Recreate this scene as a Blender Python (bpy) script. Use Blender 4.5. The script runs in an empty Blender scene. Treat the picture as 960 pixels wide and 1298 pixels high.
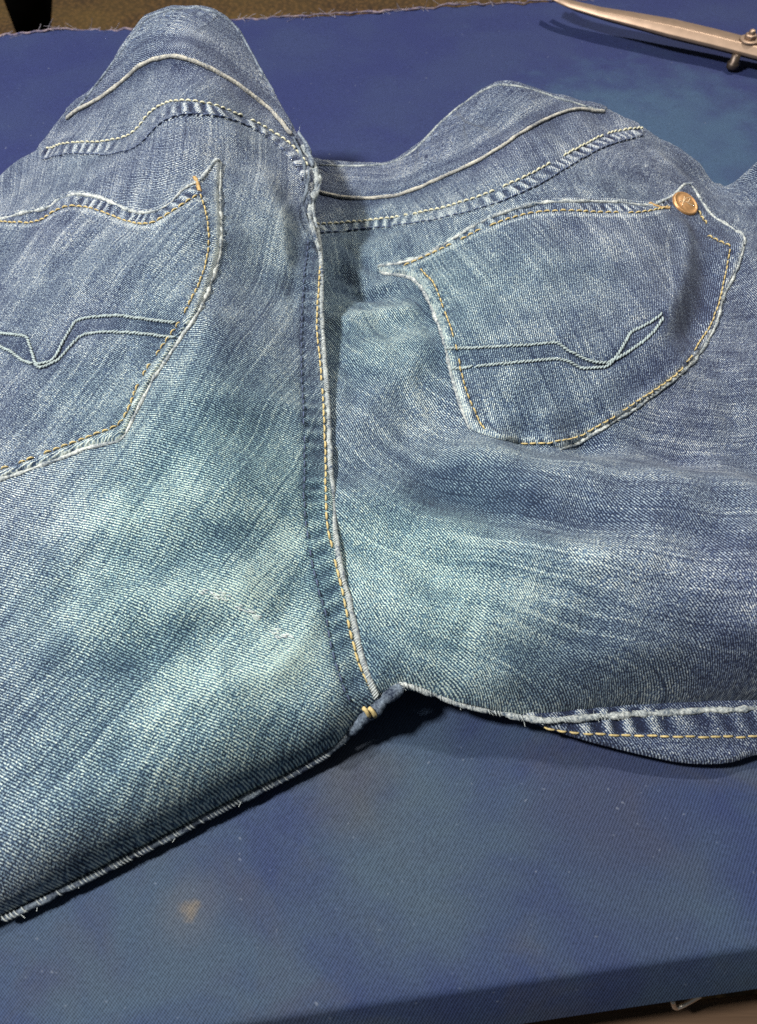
import bpy, math, random
import numpy as np
from mathutils import Vector

random.seed(7)
RNG = np.random.default_rng(11)
S = bpy.context.scene
COL = S.collection

# ------------------------------------------------------------------ camera
CAM_H, PITCH, FPX, W0, H0 = 0.29, math.radians(55.0), 950.0, 960.0, 1298.0
cam = bpy.data.cameras.new('camera')
cam.sensor_fit = 'VERTICAL'
cam.sensor_height = 36.0
cam.lens = 36.0 * FPX / H0
cam.clip_start, cam.clip_end = 0.005, 50.0
co = bpy.data.objects.new('camera', cam)
COL.objects.link(co)
co.location = (0, 0, CAM_H)
co.rotation_euler = (math.pi / 2 - PITCH, 0, 0)
S.camera = co
cam.dof.use_dof = True
cam.dof.focus_distance = 0.34
cam.dof.aperture_fstop = 16.0

# ------------------------------------------------------------------ light
world = bpy.data.worlds.new('World')
S.world = world
world.use_nodes = True
bg = world.node_tree.nodes['Background']
bg.inputs[0].default_value = (0.80, 0.90, 1.0, 1)
bg.inputs[1].default_value = 0.11


def area(name, loc, target, size, watts, col):
    l = bpy.data.lights.new(name, 'AREA')
    l.shape = 'DISK'
    l.size = size
    l.energy = watts
    l.color = col
    o = bpy.data.objects.new(name, l)
    COL.objects.link(o)
    o.location = loc
    d = Vector(target) - Vector(loc)
    o.rotation_euler = d.to_track_quat('-Z', 'Y').to_euler()
    return o


area('window_lamp', (-0.90, 0.10, 1.25), (0.0, 0.25, 0.03), 0.17, 42.0, (1.0, 0.98, 0.93))
area('work_lamp', (0.62, 1.10, 1.60), (0.10, 0.3, 0.0), 0.10, 30.0, (1.0, 0.94, 0.84))
S.view_settings.view_transform = 'Standard'
S.view_settings.look = 'None'
S.view_settings.gamma = 1.0
S.view_settings.exposure = 0.16
S.cycles.use_denoising = False      # the fine weave must survive
S.cycles.max_bounces = 4
S.render.filter_size = 1.3

# ------------------------------------------------------------------ geometry helpers
CP, SP = math.cos(PITCH), math.sin(PITCH)


def ray(u, v):
    """direction of the camera ray through a photo pixel"""
    a = (np.asarray(u, float) - W0 / 2) / FPX
    b = (H0 / 2 - np.asarray(v, float)) / FPX
    # right = X ; forward = (0,CP,-SP) ; up = (0,SP,CP)
    return a, CP + b * SP, -SP + b * CP


def unproj(u, v, z):
    dx, dy, dz = ray(u, v)
    t = (np.asarray(z, float) - CAM_H) / dz
    return np.stack([dx * t, dy * t], -1)


def catmull(P, step):
    P = np.asarray(P, float)
    if len(P) < 3:
        Q = P
    else:
        E = np.vstack([2 * P[0] - P[1], P, 2 * P[-1] - P[-2]])
        out = []
        for i in range(1, len(E) - 2):
            t = np.linspace(0, 1, 12, endpoint=False)[:, None]
            p0, p1, p2, p3 = E[i - 1], E[i], E[i + 1], E[i + 2]
            out.append(0.5 * (2 * p1 + (p2 - p0) * t + (2 * p0 - 5 * p1 + 4 * p2 - p3) * t * t
                              + (3 * p1 - p0 - 3 * p2 + p3) * t ** 3))
        Q = np.vstack(out + [P[-1:]])
    return resample(Q, step)


def resample(Q, step):
    d = np.r_[0, np.cumsum(np.linalg.norm(np.diff(Q, axis=0), axis=1))]
    n = max(2, int(round(d[-1] / step)) + 1)
    s = np.linspace(0, d[-1], n)
    return np.stack([np.interp(s, d, Q[:, k]) for k in range(Q.shape[1])], -1)


class TPS:
    def __init__(self, xy, z, lam=2e-5):
        self.c = xy
        n = len(xy)
        K = self.phi(xy, xy) + lam * np.eye(n)
        P = np.c_[np.ones(n), xy]
        A = np.block([[K, P], [P.T, np.zeros((3, 3))]])
        self.w = np.linalg.solve(A, np.r_[z, 0, 0, 0])

    @staticmethod
    def phi(a, b):
        r2 = ((a[:, None, :] - b[None, :, :]) ** 2).sum(-1) + 1e-12
        return 0.5 * r2 * np.log(r2)

    def __call__(self, xy):
        n = len(self.c)
        out = np.empty(len(xy))
        for i in range(0, len(xy), 20000):
            q = xy[i:i + 20000]
            out[i:i + 20000] = self.phi(q, self.c) @ self.w[:n] + self.w[n] + q @ self.w[n + 1:]
        return out


_LAT = RNG.random((256, 256))


def vnoise(x, y):
    """smooth value noise in 0..1"""
    xi, yi = np.floor(x).astype(int), np.floor(y).astype(int)
    fx, fy = x - xi, y - yi
    fx, fy = fx * fx * (3 - 2 * fx), fy * fy * (3 - 2 * fy)
    a = _LAT[xi % 256, yi % 256]; b = _LAT[(xi + 1) % 256, yi % 256]
    c = _LAT[xi % 256, (yi + 1) % 256]; d = _LAT[(xi + 1) % 256, (yi + 1) % 256]
    return (a * (1 - fx) + b * fx) * (1 - fy) + (c * (1 - fx) + d * fx) * fy


def seg_dist(xy, poly, closed):
    """distance to polyline, arclength at the nearest point, nearest point, segment index and parameter"""
    A = poly
    B = np.roll(poly, -1, 0) if closed else poly[1:]
    if not closed:
        A = poly[:-1]
    D = B - A
    L2 = (D ** 2).sum(1) + 1e-18
    L = np.sqrt(L2)
    cum = np.r_[0, np.cumsum(L)[:-1]]
    n = len(xy)
    dist = np.empty(n); arc = np.empty(n); idx = np.empty(n, int); par = np.empty(n)
    TS = 0.016
    key = np.floor(xy[:, 0] / TS).astype(np.int64) * 100003 + np.floor(xy[:, 1] / TS).astype(np.int64)
    order = np.argsort(key, kind='stable')
    cuts = np.r_[0, np.nonzero(np.diff(key[order]))[0] + 1, n]
    for a_, b_ in zip(cuts[:-1], cuts[1:]):
        sel = order[a_:b_]
        q = xy[sel]
        lo, hi = q.min(0), q.max(0)
        m = (lo + hi) / 2
        R = np.hypot(*(hi - lo)) / 2
        tc_ = np.clip(((m[0] - A[:, 0]) * D[:, 0] + (m[1] - A[:, 1]) * D[:, 1]) / L2, 0, 1)
        dc = np.hypot(m[0] - A[:, 0] - tc_ * D[:, 0], m[1] - A[:, 1] - tc_ * D[:, 1])
        cand = np.nonzero(dc <= dc.min() + 2 * R + 1e-9)[0]
        Ac, Dc = A[cand], D[cand]
        t = ((q[:, None, 0] - Ac[None, :, 0]) * Dc[None, :, 0] + (q[:, None, 1] - Ac[None, :, 1]) * Dc[None, :, 1]) / L2[cand]
        t = np.clip(t, 0, 1)
        dx = q[:, None, 0] - Ac[None, :, 0] - t * Dc[None, :, 0]
        dy = q[:, None, 1] - Ac[None, :, 1] - t * Dc[None, :, 1]
        r2 = dx * dx + dy * dy
        kk = r2.argmin(1)
        rr = np.arange(len(q))
        dist[sel] = np.sqrt(r2[rr, kk]); idx[sel] = cand[kk]; par[sel] = t[rr, kk]
        arc[sel] = cum[cand[kk]] + t[rr, kk] * L[cand[kk]]
    near = A[idx] + D[idx] * par[:, None]
    # side sign (positive = left of travel direction)
    rel = xy - A[idx]
    side = np.sign(D[idx, 0] * rel[:, 1] - D[idx, 1] * rel[:, 0])
    return dist, arc, near, idx, par, side


def inside(xy, poly):
    order = np.argsort(xy[:, 1], kind='stable')
    x, y = xy[order, 0], xy[order, 1]
    c = np.zeros(len(xy), bool)
    x1, y1 = poly[-1]
    for x2, y2 in poly:
        if y1 != y2:
            i0, i1 = np.searchsorted(y, (min(y1, y2), max(y1, y2)))
            if i1 > i0:
                c[i0:i1] ^= x[i0:i1] < (x2 - x1) * (y[i0:i1] - y1) / (y2 - y1) + x1
        x1, y1 = x2, y2
    out = np.empty(len(xy), bool)
    out[order] = c
    return out


def sm(a, b, x):
    t = np.clip((x - a) / (b - a), 0, 1)
    return t * t * (3 - 2 * t)


def obj(name, data, parent=None, mat=None):
    o = bpy.data.objects.new(name, data)
    COL.objects.link(o)
    if parent is not None:
        o.parent = parent
        o.matrix_parent_inverse = parent_inv(parent)
    if mat is not None:
        data.materials.append(mat)
    return o


_world = {}


def parent_inv(p):
    # parents are empties or meshes that are only ever translated
    loc = Vector((0, 0, 0))
    while p is not None:
        loc += Vector(p.location)
        p = None
    from mathutils import Matrix
    return Matrix.Translation(-loc)


def tag(o, label=None, cat=None, group=None, kind=None):
    if label: o['label'] = label
    if cat: o['category'] = cat
    if group: o['group'] = group
    if kind: o['kind'] = kind
    return o


def empty(name, loc):
    o = bpy.data.objects.new(name, None)
    o.empty_display_size = 0.02
    COL.objects.link(o)
    o.location = loc
    return o


def mesh_from(name, V, quads=None, tris=None, smooth=True, attrs=None):
    me = bpy.data.meshes.new(name)
    V = np.asarray(V, np.float32)
    loops, starts, tot = [], [], 0
    if quads is not None and len(quads):
        q = np.asarray(quads, np.int32)
        loops.append(q.ravel()); starts.append(np.arange(len(q)) * 4); tot = len(q) * 4
    if tris is not None and len(tris):
        t = np.asarray(tris, np.int32)
        loops.append(t.ravel()); starts.append(tot + np.arange(len(t)) * 3)
    lv = np.concatenate(loops).astype(np.int32); st = np.concatenate(starts).astype(np.int32)
    me.vertices.add(len(V)); me.vertices.foreach_set('co', V.ravel())
    me.loops.add(len(lv)); me.loops.foreach_set('vertex_index', lv)
    me.polygons.add(len(st)); me.polygons.foreach_set('loop_start', st)
    me.update(calc_edges=True)
    me.validate()
    if smooth:
        me.polygons.foreach_set('use_smooth', np.ones(len(me.polygons), bool))
    if attrs:
        for k, a in attrs.items():
            a = np.asarray(a, np.float32)
            if a.ndim == 2:
                at = me.attributes.new(k, 'FLOAT_VECTOR', 'POINT'); at.data.foreach_set('vector', a.ravel())
            else:
                at = me.attributes.new(k, 'FLOAT', 'POINT'); at.data.foreach_set('value', a)
    return me


# ------------------------------------------------------------------ node helpers
class NT:
    def __init__(self, name):
        self.m = bpy.data.materials.new(name)
        self.m.use_nodes = True
        self.t = self.m.node_tree
        self.b = self.t.nodes['Principled BSDF']
        self.out = self.t.nodes['Material Output']

    def n(self, typ, **kw):
        nd = self.t.nodes.new(typ)
        for k, v in kw.items():
            setattr(nd, k, v)
        return nd

    def l(self, a, b):
        self.t.links.new(a, b)

    def put(self, sock, v):
        if hasattr(v, 'is_output'):
            self.l(v, sock)
        else:
            sock.default_value = v

    def math(self, op, a, b=0.0, c=None, clamp=False):
        nd = self.n('ShaderNodeMath', operation=op, use_clamp=clamp)
        self.put(nd.inputs[0], a); self.put(nd.inputs[1], b)
        if c is not None: self.put(nd.inputs[2], c)
        return nd.outputs[0]

    def mapr(self, x, a, b, c, d, smooth=False):
        nd = self.n('ShaderNodeMapRange')
        if smooth: nd.interpolation_type = 'SMOOTHSTEP'
        self.put(nd.inputs[0], x)
        for i, v in enumerate((a, b, c, d)): self.put(nd.inputs[i + 1], v)
        return nd.outputs[0]

    def mix(self, f, a, b):
        nd = self.n('ShaderNodeMix', data_type='RGBA')
        self.put(nd.inputs[0], f); self.put(nd.inputs[6], a); self.put(nd.inputs[7], b)
        return nd.outputs[2]

    def vmul(self, v, s):
        nd = self.n('ShaderNodeVectorMath', operation='MULTIPLY')
        self.put(nd.inputs[0], v); nd.inputs[1].default_value = s
        return nd.outputs[0]

    def noise(self, v, scale, detail=2, rough=0.5, dist=0.0, col=False):
        nd = self.n('ShaderNodeTexNoise')
        self.l(v, nd.inputs['Vector'])
        nd.inputs['Scale'].default_value = scale
        nd.inputs['Detail'].default_value = detail
        nd.inputs['Roughness'].default_value = rough
        nd.inputs['Distortion'].default_value = dist
        return nd.outputs['Color' if col else 'Fac']

    def attr(self, name, fac=False):
        nd = self.n('ShaderNodeAttribute', attribute_name=name)
        return nd.outputs['Fac' if fac else 'Vector']

    def bump(self, h, strength, dist, prev=None):
        nd = self.n('ShaderNodeBump')
        nd.inputs['Strength'].default_value = strength
        nd.inputs['Distance'].default_value = dist
        self.l(h, nd.inputs['Height'])
        if prev is not None: self.l(prev, nd.inputs['Normal'])
        return nd.outputs[0]

    def ramp(self, x, stops):
        nd = self.n('ShaderNodeValToRGB')
        e = nd.color_ramp.elements
        while len(e) < len(stops): e.new(0.5)
        for el, (p, c) in zip(e, stops):
            el.position = p; el.color = (*c, 1)
        self.put(nd.inputs[0], x)
        return nd.outputs[0]


def simple(name, col, rough=0.6, metal=0.0, spec=0.5, nscale=0, namp=0.2, bump=0.0):
    k = NT(name)
    k.b.inputs['Roughness'].default_value = rough
    k.b.inputs['Metallic'].default_value = metal
    k.b.inputs['Specular IOR Level'].default_value = spec
    if nscale:
        tc = k.n('ShaderNodeTexCoord').outputs['Object']
        f = k.noise(tc, nscale, 4, 0.6)
        lo = tuple(c * (1 - namp) for c in col) + (1,)
        hi = tuple(min(1, c * (1 + namp)) for c in col) + (1,)
        k.l(k.mix(k.mapr(f, 0.3, 0.7, 0, 1), lo, hi), k.b.inputs['Base Color'])
        if bump:
            k.l(k.bump(f, 0.6, bump), k.b.inputs['Normal'])
    else:
        k.b.inputs['Base Color'].default_value = (*col, 1)
    return k.m


# ------------------------------------------------------------------ materials
def make_denim():
    k = NT('denim')
    p = k.attr('cuv')                      # cloth coordinates in millimetres: x across the warp, y along it
    sp = k.attr('suv')                     # the same, but following the bend of the leg: slubs and fades run along it
    wear_shade = k.attr('wear_shade', True)
    tint = k.attr('tint', True)
    # hand-made unevenness of the yarns
    warp = k.noise(p, 0.30, 3, 0.6, col=True)
    wsub = k.n('ShaderNodeVectorMath', operation='SUBTRACT'); k.l(warp, wsub.inputs[0]); wsub.inputs[1].default_value = (.5, .5, .5)
    wsc = k.vmul(wsub.outputs[0], (0.8, 0.8, 0))
    wadd = k.n('ShaderNodeVectorMath', operation='ADD'); k.l(p, wadd.inputs[0]); k.l(wsc, wadd.inputs[1])
    q = wadd.outputs[0]
    # twill ridges; the third cloth coordinate turns their slope from panel to panel
    sep = k.n('ShaderNodeSeparateXYZ'); k.l(q, sep.inputs[0])
    fl_ = sep.outputs[2]
    kx = k.mapr(fl_, 0, 1, 2 * math.pi / 1.05, 2 * math.pi / 3.8)
    ky = k.mapr(fl_, 0, 1, 2 * math.pi / 1.6, 2 * math.pi / 0.98)
    ph = k.math('ADD', k.math('MULTIPLY', sep.outputs[0], kx), k.math('MULTIPLY', sep.outputs[1], ky))
    tw = k.math('MULTIPLY_ADD', k.math('SINE', ph), 0.5, 0.5)
    # broken up into single floats of yarn
    fl = k.noise(k.vmul(q, (1.85, 1.3, 0)), 1.0, 2, 0.55)
    fl2 = k.noise(k.vmul(q, (0.8, 0.5, 0)), 1.0, 2, 0.6)
    speck = k.math('ADD', k.math('MULTIPLY', tw, 0.48), k.math('MULTIPLY', k.mapr(fl, 0.26, 0.74, 0, 1), 0.80))
    speck = k.mapr(speck, 0.30, 1.05, 0, 1, True)
    # slub streaks along the warp
    st = k.noise(k.vmul(sp, (0.75, 0.012, 0)), 1.0, 4, 0.7)
    st2 = k.noise(k.vmul(sp, (0.15, 0.008, 0)), 1.0, 2, 0.6)
    stx = k.noise(k.vmul(q, (0.020, 0.6, 0)), 1.0, 2, 0.6)
    blot = k.noise(k.vmul(p, (1, .6, 0)), 0.06, 4, 0.62)
    tn = k.noise(k.vmul(sp, (1.0, 0.010, 0)), 1.0, 1, 0.5)
    thin = k.math('SUBTRACT', k.mapr(tn, 0.62, 0.74, 0, 0.18), k.mapr(tn, 0.26, 0.38, 0.22, 0))
    base = k.math('ADD', wear_shade, k.math('MULTIPLY', k.math('SUBTRACT', st, 0.5), 0.70))
    base = k.math('ADD', base, thin)
    base = k.math('ADD', base, k.math('MULTIPLY', k.math('SUBTRACT', st2, 0.5), 0.28))
    base = k.math('ADD', base, k.math('MULTIPLY', k.math('SUBTRACT', stx, 0.5), 0.20))
    base = k.math('ADD', base, k.math('MULTIPLY', k.math('SUBTRACT', blot, 0.5), 0.50))
    base = k.math('ADD', base, k.math('MULTIPLY', k.math('SUBTRACT', fl2, 0.5), 0.26))
    lev = k.math('ADD', base, k.math('MULTIPLY', k.math('SUBTRACT', speck, 0.50), 0.80))
    lev = k.math('MULTIPLY_ADD', k.math('SUBTRACT', lev, 0.42), 1.25, 0.385)
    c0 = k.ramp(lev, [(0.0, (0.008, 0.012, 0.036)), (0.25, (0.026, 0.042, 0.102)), (0.52, (0.108, 0.143, 0.228)),
                      (0.80, (0.285, 0.335, 0.400)), (1.0, (0.58, 0.60, 0.58))])
    c1 = k.ramp(lev, [(0.0, (0.006, 0.020, 0.038)), (0.25, (0.021, 0.056, 0.100)), (0.52, (0.094, 0.168, 0.220)),
                      (0.80, (0.23, 0.370, 0.385)), (1.0, (0.50, 0.60, 0.52))])
    k.l(k.mix(tint, c0, c1), k.b.inputs['Base Color'])
    k.b.inputs['Roughness'].default_value = 0.85
    k.b.inputs['Specular IOR Level'].default_value = 0.22
    k.b.inputs['Sheen Weight'].default_value = 0.08
    k.b.inputs['Sheen Roughness'].default_value = 0.5
    b1 = k.bump(st, 0.35, 0.0006)
    b2 = k.bump(speck, 0.75, 0.00045, b1)
    k.l(b2, k.b.inputs['Normal'])
    return k.m


DENIM = make_denim()


def make_rope(name, lo, hi):
    k = NT(name)
    p = k.n('ShaderNodeTexCoord').outputs['Object']
    f = k.noise(p, 1100, 3, 0.65)
    g = k.noise(p, 160, 3, 0.6)
    x = k.math('ADD', k.mapr(f, 0.3, 0.7, -.1, 0.75), k.mapr(g, 0.3, 0.7, -0.25, 0.45))
    k.l(k.mix(k.math('MULTIPLY', x, 1.0, clamp=True), (*lo, 1), (*hi, 1)), k.b.inputs['Base Color'])
    k.b.inputs['Roughness'].default_value = 0.9
    k.b.inputs['Specular IOR Level'].default_value = 0.15
    k.l(k.bump(f, 0.8, 0.0006), k.b.inputs['Normal'])
    return k.m


ROPE = make_rope('worn_fold', (0.03, 0.05, 0.09), (0.50, 0.53, 0.50))
ROPE_DARK = make_rope('dark_fold', (0.02, 0.03, 0.06), (0.30, 0.35, 0.40))
ROPE_PALE = make_rope('pale_fold', (0.05, 0.075, 0.11), (0.62, 0.64, 0.60))
ROPE_MID = make_rope('grey_fold', (0.015, 0.022, 0.045), (0.20, 0.24, 0.28))
PIPING = make_rope('cream_piping', (0.12, 0.13, 0.15), (0.56, 0.53, 0.44))
THREAD_Y = simple('gold_thread', (0.43, 0.335, 0.15), 0.85, nscale=1200, namp=0.35)
THREAD_C = simple('cream_thread', (0.52, 0.50, 0.36), 0.75, nscale=700, namp=0.35)
THREAD_P = simple('pale_thread', (0.28, 0.335, 0.34), 0.8, nscale=600, namp=0.35)
THREAD_B = simple('blue_thread', (0.05, 0.07, 0.13), 0.8, nscale=600, namp=0.4)
THREAD_O = simple('orange_thread', (0.40, 0.26, 0.11), 0.85, nscale=700, namp=0.3)
FUZZ = simple('cotton_fuzz', (0.55, 0.60, 0.60), 0.9)
COPPER = simple('copper', (0.40, 0.22, 0.095), 0.45, 0.6, nscale=500, namp=0.25, bump=0.0001)
COPPER_L = simple('copper_worn', (0.72, 0.52, 0.32), 0.35, 0.7)
STEEL = simple('shear_steel', (0.29, 0.205, 0.15), 0.5, 0.8, nscale=120, namp=0.12, bump=0.00004)
STEEL_D = simple('dark_steel', (0.10, 0.075, 0.06), 0.45, 0.8, nscale=200, namp=0.2)


def sep_y(k, v):
    n_ = k.n('ShaderNodeSeparateXYZ'); k.l(v, n_.inputs[0])
    return n_.outputs[1]


def make_canvas():
    k = NT('blue_canvas')
    tc = k.n('ShaderNodeTexCoord').outputs['Object']
    p = k.vmul(tc, (1000, 1000, 1000))
    rot = k.n('ShaderNodeVectorRotate', rotation_type='Z_AXIS'); k.l(p, rot.inputs['Vector']); rot.inputs['Angle'].default_value = math.radians(5)
    p = rot.outputs[0]
    ds = k.noise(p, 0.25, 2, 0.5, col=True)
    dd = k.n('ShaderNodeVectorMath', operation='SUBTRACT'); k.l(ds, dd.inputs[0]); dd.inputs[1].default_value = (.5, .5, .5)
    pa = k.n('ShaderNodeVectorMath', operation='ADD'); k.l(p, pa.inputs[0]); k.l(k.vmul(dd.outputs[0], (0.7, 0.7, 0)), pa.inputs[1])
    sep = k.n('ShaderNodeSeparateXYZ'); k.l(pa.outputs[0], sep.inputs[0])
    a = k.math('SINE', k.math('MULTIPLY', k.math('ADD', sep.outputs[0], k.math('MULTIPLY', sep.outputs[1], 0.5)), 2 * math.pi / 1.15))
    b = k.math('SINE', k.math('MULTIPLY', sep.outputs[1], 2 * math.pi / 1.15))
    wv = k.math('MULTIPLY_ADD', k.math('MULTIPLY', a, b), 0.5, 0.5)
    fine = k.noise(p, 0.9, 2, 0.6)
    wv2 = k.math('ADD', k.math('MULTIPLY', wv, 0.6), k.math('MULTIPLY', fine, 0.5))
    big = k.noise(p, 0.012, 4, 0.6, 0.3)
    mid = k.noise(p, 0.030, 4, 0.6)
    stain = k.noise(p, 0.024, 4, 0.6, 0.5)
    front_noise = k.noise(k.vmul(p, (1, 1.3, 1)), 0.008, 3, 0.5)
    base = k.mix(k.mapr(big, 0.33, 0.68, 0, 1, True), (0.0165, 0.022, 0.074, 1), (0.020, 0.028, 0.076, 1))
    base = k.mix(k.mapr(k.math('MULTIPLY', mid, k.mapr(sep_y(k, tc), 0.2, 0.55, 1.0, 0.72)), 0.42, 0.75, 0, 0.6, True), base, (0.034, 0.054, 0.096, 1))
    base = k.mix(k.mapr(k.math('MULTIPLY', stain, k.mapr(sep_y(k, tc), 0.05, 0.5, 1.0, 0.5)), 0.46, 0.66, 0, 0.8, True), base, (0.046, 0.042, 0.048, 1))
    # greyer zone at the front of the cloth
    oy = k.n('ShaderNodeSeparateXYZ'); k.l(tc, oy.inputs[0])
    front = k.mapr(k.math('ADD', oy.outputs[1], k.math('MULTIPLY', k.math('SUBTRACT', front_noise, 0.5), 0.35)), 0.05, 0.42, 0.62, 0.0, True)
    base = k.mix(front, base, (0.018, 0.029, 0.062, 1))
    worn = k.noise(k.vmul(p, (1, 1.4, 1)), 0.011, 4, 0.6, 0.4)
    wf = k.math('MULTIPLY', k.mapr(worn, 0.38, 0.66, 0, 0.75, True), k.mapr(oy.outputs[1], 0.16, 0.26, 1, 0))
    base = k.mix(wf, base, (0.031, 0.050, 0.074, 1))
    for (pu, pv, r0_, r1_, c_, m_) in ((830, 180, .03, .15, (0.030, 0.055, 0.098, 1), .95), (520, 1080, .01, .055, (0.034, 0.052, 0.070, 1), .6), (440, 985, .004, .03, (0.044, 0.042, 0.040, 1), .4),  # first patch paints the lit far-right zone as paler blue cloth
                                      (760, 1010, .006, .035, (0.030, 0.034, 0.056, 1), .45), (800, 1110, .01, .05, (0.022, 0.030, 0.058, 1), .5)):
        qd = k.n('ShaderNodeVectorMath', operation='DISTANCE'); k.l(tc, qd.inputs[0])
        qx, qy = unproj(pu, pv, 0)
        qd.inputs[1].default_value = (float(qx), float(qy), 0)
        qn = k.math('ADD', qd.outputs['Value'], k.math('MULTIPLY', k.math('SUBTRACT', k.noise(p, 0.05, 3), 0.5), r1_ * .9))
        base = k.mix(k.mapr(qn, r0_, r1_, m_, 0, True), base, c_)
    # brownish spot
    vd = k.n('ShaderNodeVectorMath', operation='DISTANCE'); k.l(tc, vd.inputs[0])
    sx, sy = unproj(240, 1152, 0)
    vd.inputs[1].default_value = (float(sx), float(sy), 0)
    dn = k.math('ADD', vd.outputs['Value'], k.math('MULTIPLY', k.math('SUBTRACT', k.noise(p, 0.25, 3), 0.5), 0.006))
    base = k.mix(k.mapr(dn, 0.001, 0.005, 0.6, 0, True), base, (0.13, 0.10, 0.06, 1))
    base = k.mix(k.mapr(dn, 0.003, 0.016, 0.2, 0, True), base, (0.075, 0.07, 0.07, 1))
    hi = k.n('ShaderNodeMix', data_type='RGBA', blend_type='MULTIPLY'); hi.inputs[0].default_value = 1.0
    k.l(base, hi.inputs[6])
    mult = k.mapr(wv2, 0.15, 0.85, 0.30, 1.75)
    cx = k.n('ShaderNodeCombineColor')
    for i in range(3): k.l(mult, cx.inputs[i])
    k.l(cx.outputs[0], hi.inputs[7])
    # lint
    lint = k.mapr(k.noise(p, 0.45, 1, 0.4), 0.76, 0.82, 0, 0.35)
    k.l(k.mix(lint, hi.outputs[2], (0.16, 0.18, 0.22, 1)), k.b.inputs['Base Color'])
    k.b.inputs['Roughness'].default_value = 0.75
    k.b.inputs['Specular IOR Level'].default_value = 0.12
    k.l(k.bump(wv2, 0.5, 0.00035), k.b.inputs['Normal'])
    return k.m


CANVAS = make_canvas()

# ================================================================== SETTING
# ---- padded table covered with blue canvas
far_pts = unproj(np.array([-700, 0, 340, 700, 1700.]), np.array([90, 44, 22, 0, -64.]), 0)
near_pts = unproj(np.array([-700, 480, 960, 1700.]), np.array([1434, 1262, 1192, 1084.]), 0)


def edge_y(pts, x):
    k, c = np.polyfit(pts[:, 0], pts[:, 1], 1)
    return k * x + c


def build_table():
    nx, ny = 260, 150
    xs = np.linspace(-0.75, 0.75, nx)
    prof = []
    # (fraction across, drop) : flat top, then the cloth rolls over the front edge and hangs
    V = []
    for j in range(ny):
        t = j / (ny - 1)
        y = edge_y(near_pts, xs) * (1 - t) + edge_y(far_pts, xs) * t
        if j == ny - 1:
            y = y + (vnoise(xs * 160, xs * 0 + 3.1) - .5) * 0.006 + (vnoise(xs * 30, xs * 0 + 9.1) - .5) * 0.008
        z = (vnoise(xs * 9, y * 9) - .5) * 0.0022 + (vnoise(xs * 28 + 7, y * 28) - .5) * 0.0010
        z = z * sm(0, 0.08, np.full(nx, t)) - 0.0012
        V.append(np.stack([xs, y, z], -1))
    # front roll (towards the viewer) : quarter round and a sloping fall
    front = []
    y0 = edge_y(near_pts, xs)
    for a in np.linspace(0.25, 1, 5):
        ang = a * math.radians(62)
        r = 0.0035
        front.append(np.stack([xs, y0 - r * math.sin(ang), -0.0012 - r * (1 - math.cos(ang)) + 0 * xs], -1))
    fy, fz = front[-1][0, 1] - y0[0], front[-1][0, 2]
    for s in np.linspace(0.003, 0.019, 7):
        wob = (vnoise(xs * 14, xs * 0 + s * 30) - .5) * 0.004
        front.append(np.stack([xs, y0 + fy - s * 0.52 + wob * s / .019, fz - s * 0.86 + 0 * xs], -1))
    rows = front[::-1] + V
    nr = len(rows)
    P = np.vstack(rows)
    ii = np.arange(nr - 1)[:, None] * nx + np.arange(nx - 1)[None, :]
    q = np.stack([ii, ii + 1, ii + 1 + nx, ii + nx], -1).reshape(-1, 4)
    me = mesh_from('table_cloth', P, q)
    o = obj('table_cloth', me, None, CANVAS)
    tag(o, 'blue canvas cloth stretched over the padded work table', None, None, 'structure')
    # padded board under the cloth
    bx = np.array([[x, (edge_y(near_pts, x) + 0.012) if f == 0 else (edge_y(far_pts, x) - 0.008), z]
                   for z in (-0.04, -0.004) for f in (0, 1) for x in (-0.74, 0.74)])
    qs = [(0, 1, 3, 2), (4, 6, 7, 5), (0, 4, 5, 1), (2, 3, 7, 6), (0, 2, 6, 4), (1, 5, 7, 3)]
    obj('table_board', mesh_from('table_board', bx, qs, smooth=False), o, simple('board_dark', (0.03, 0.025, 0.022), 0.8, nscale=60, namp=0.3))
    return o


TABLE = build_table()


def tubes(paths, radii, sides=6, caps=True):
    """several tubes as one vertex/face set; a radius may be a number or an array along the path"""
    V, Q, T = [], [], []
    off = 0
    for P, r in zip(paths, radii):
        P = np.asarray(P, float)
        n = len(P)
        r = np.full(n, r) if np.isscalar(r) else np.asarray(r)
        T0 = np.gradient(P, axis=0)
        T0 /= np.linalg.norm(T0, axis=1)[:, None] + 1e-12
        up = np.array([0.13, 0.07, 1.0])
        B = np.cross(T0, up); B /= np.linalg.norm(B, axis=1)[:, None] + 1e-9
        N = np.cross(B, T0)
        ang = np.arange(sides) * 2 * math.pi / sides
        ring = P[:, None, :] + r[:, None, None] * (np.cos(ang)[None, :, None] * B[:, None, :] + np.sin(ang)[None, :, None] * N[:, None, :])
        V.append(ring.reshape(-1, 3))
        i = off + np.arange(n - 1)[:, None] * sides + np.arange(sides)[None, :]
        j = off + np.arange(n - 1)[:, None] * sides + (np.arange(sides)[None, :] + 1) % sides
        Q.append(np.stack([i, j, j + sides, i + sides], -1).reshape(-1, 4))
        if caps:
            for e in (0, n - 1):
                b = off + e * sides
                T += [(b, b + a, b + a + 1) if e else (b, b + a + 1, b + a) for a in range(1, sides - 1)]
        off += n * sides
    return np.vstack(V), np.vstack(Q), np.array(T) if T else None


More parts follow.
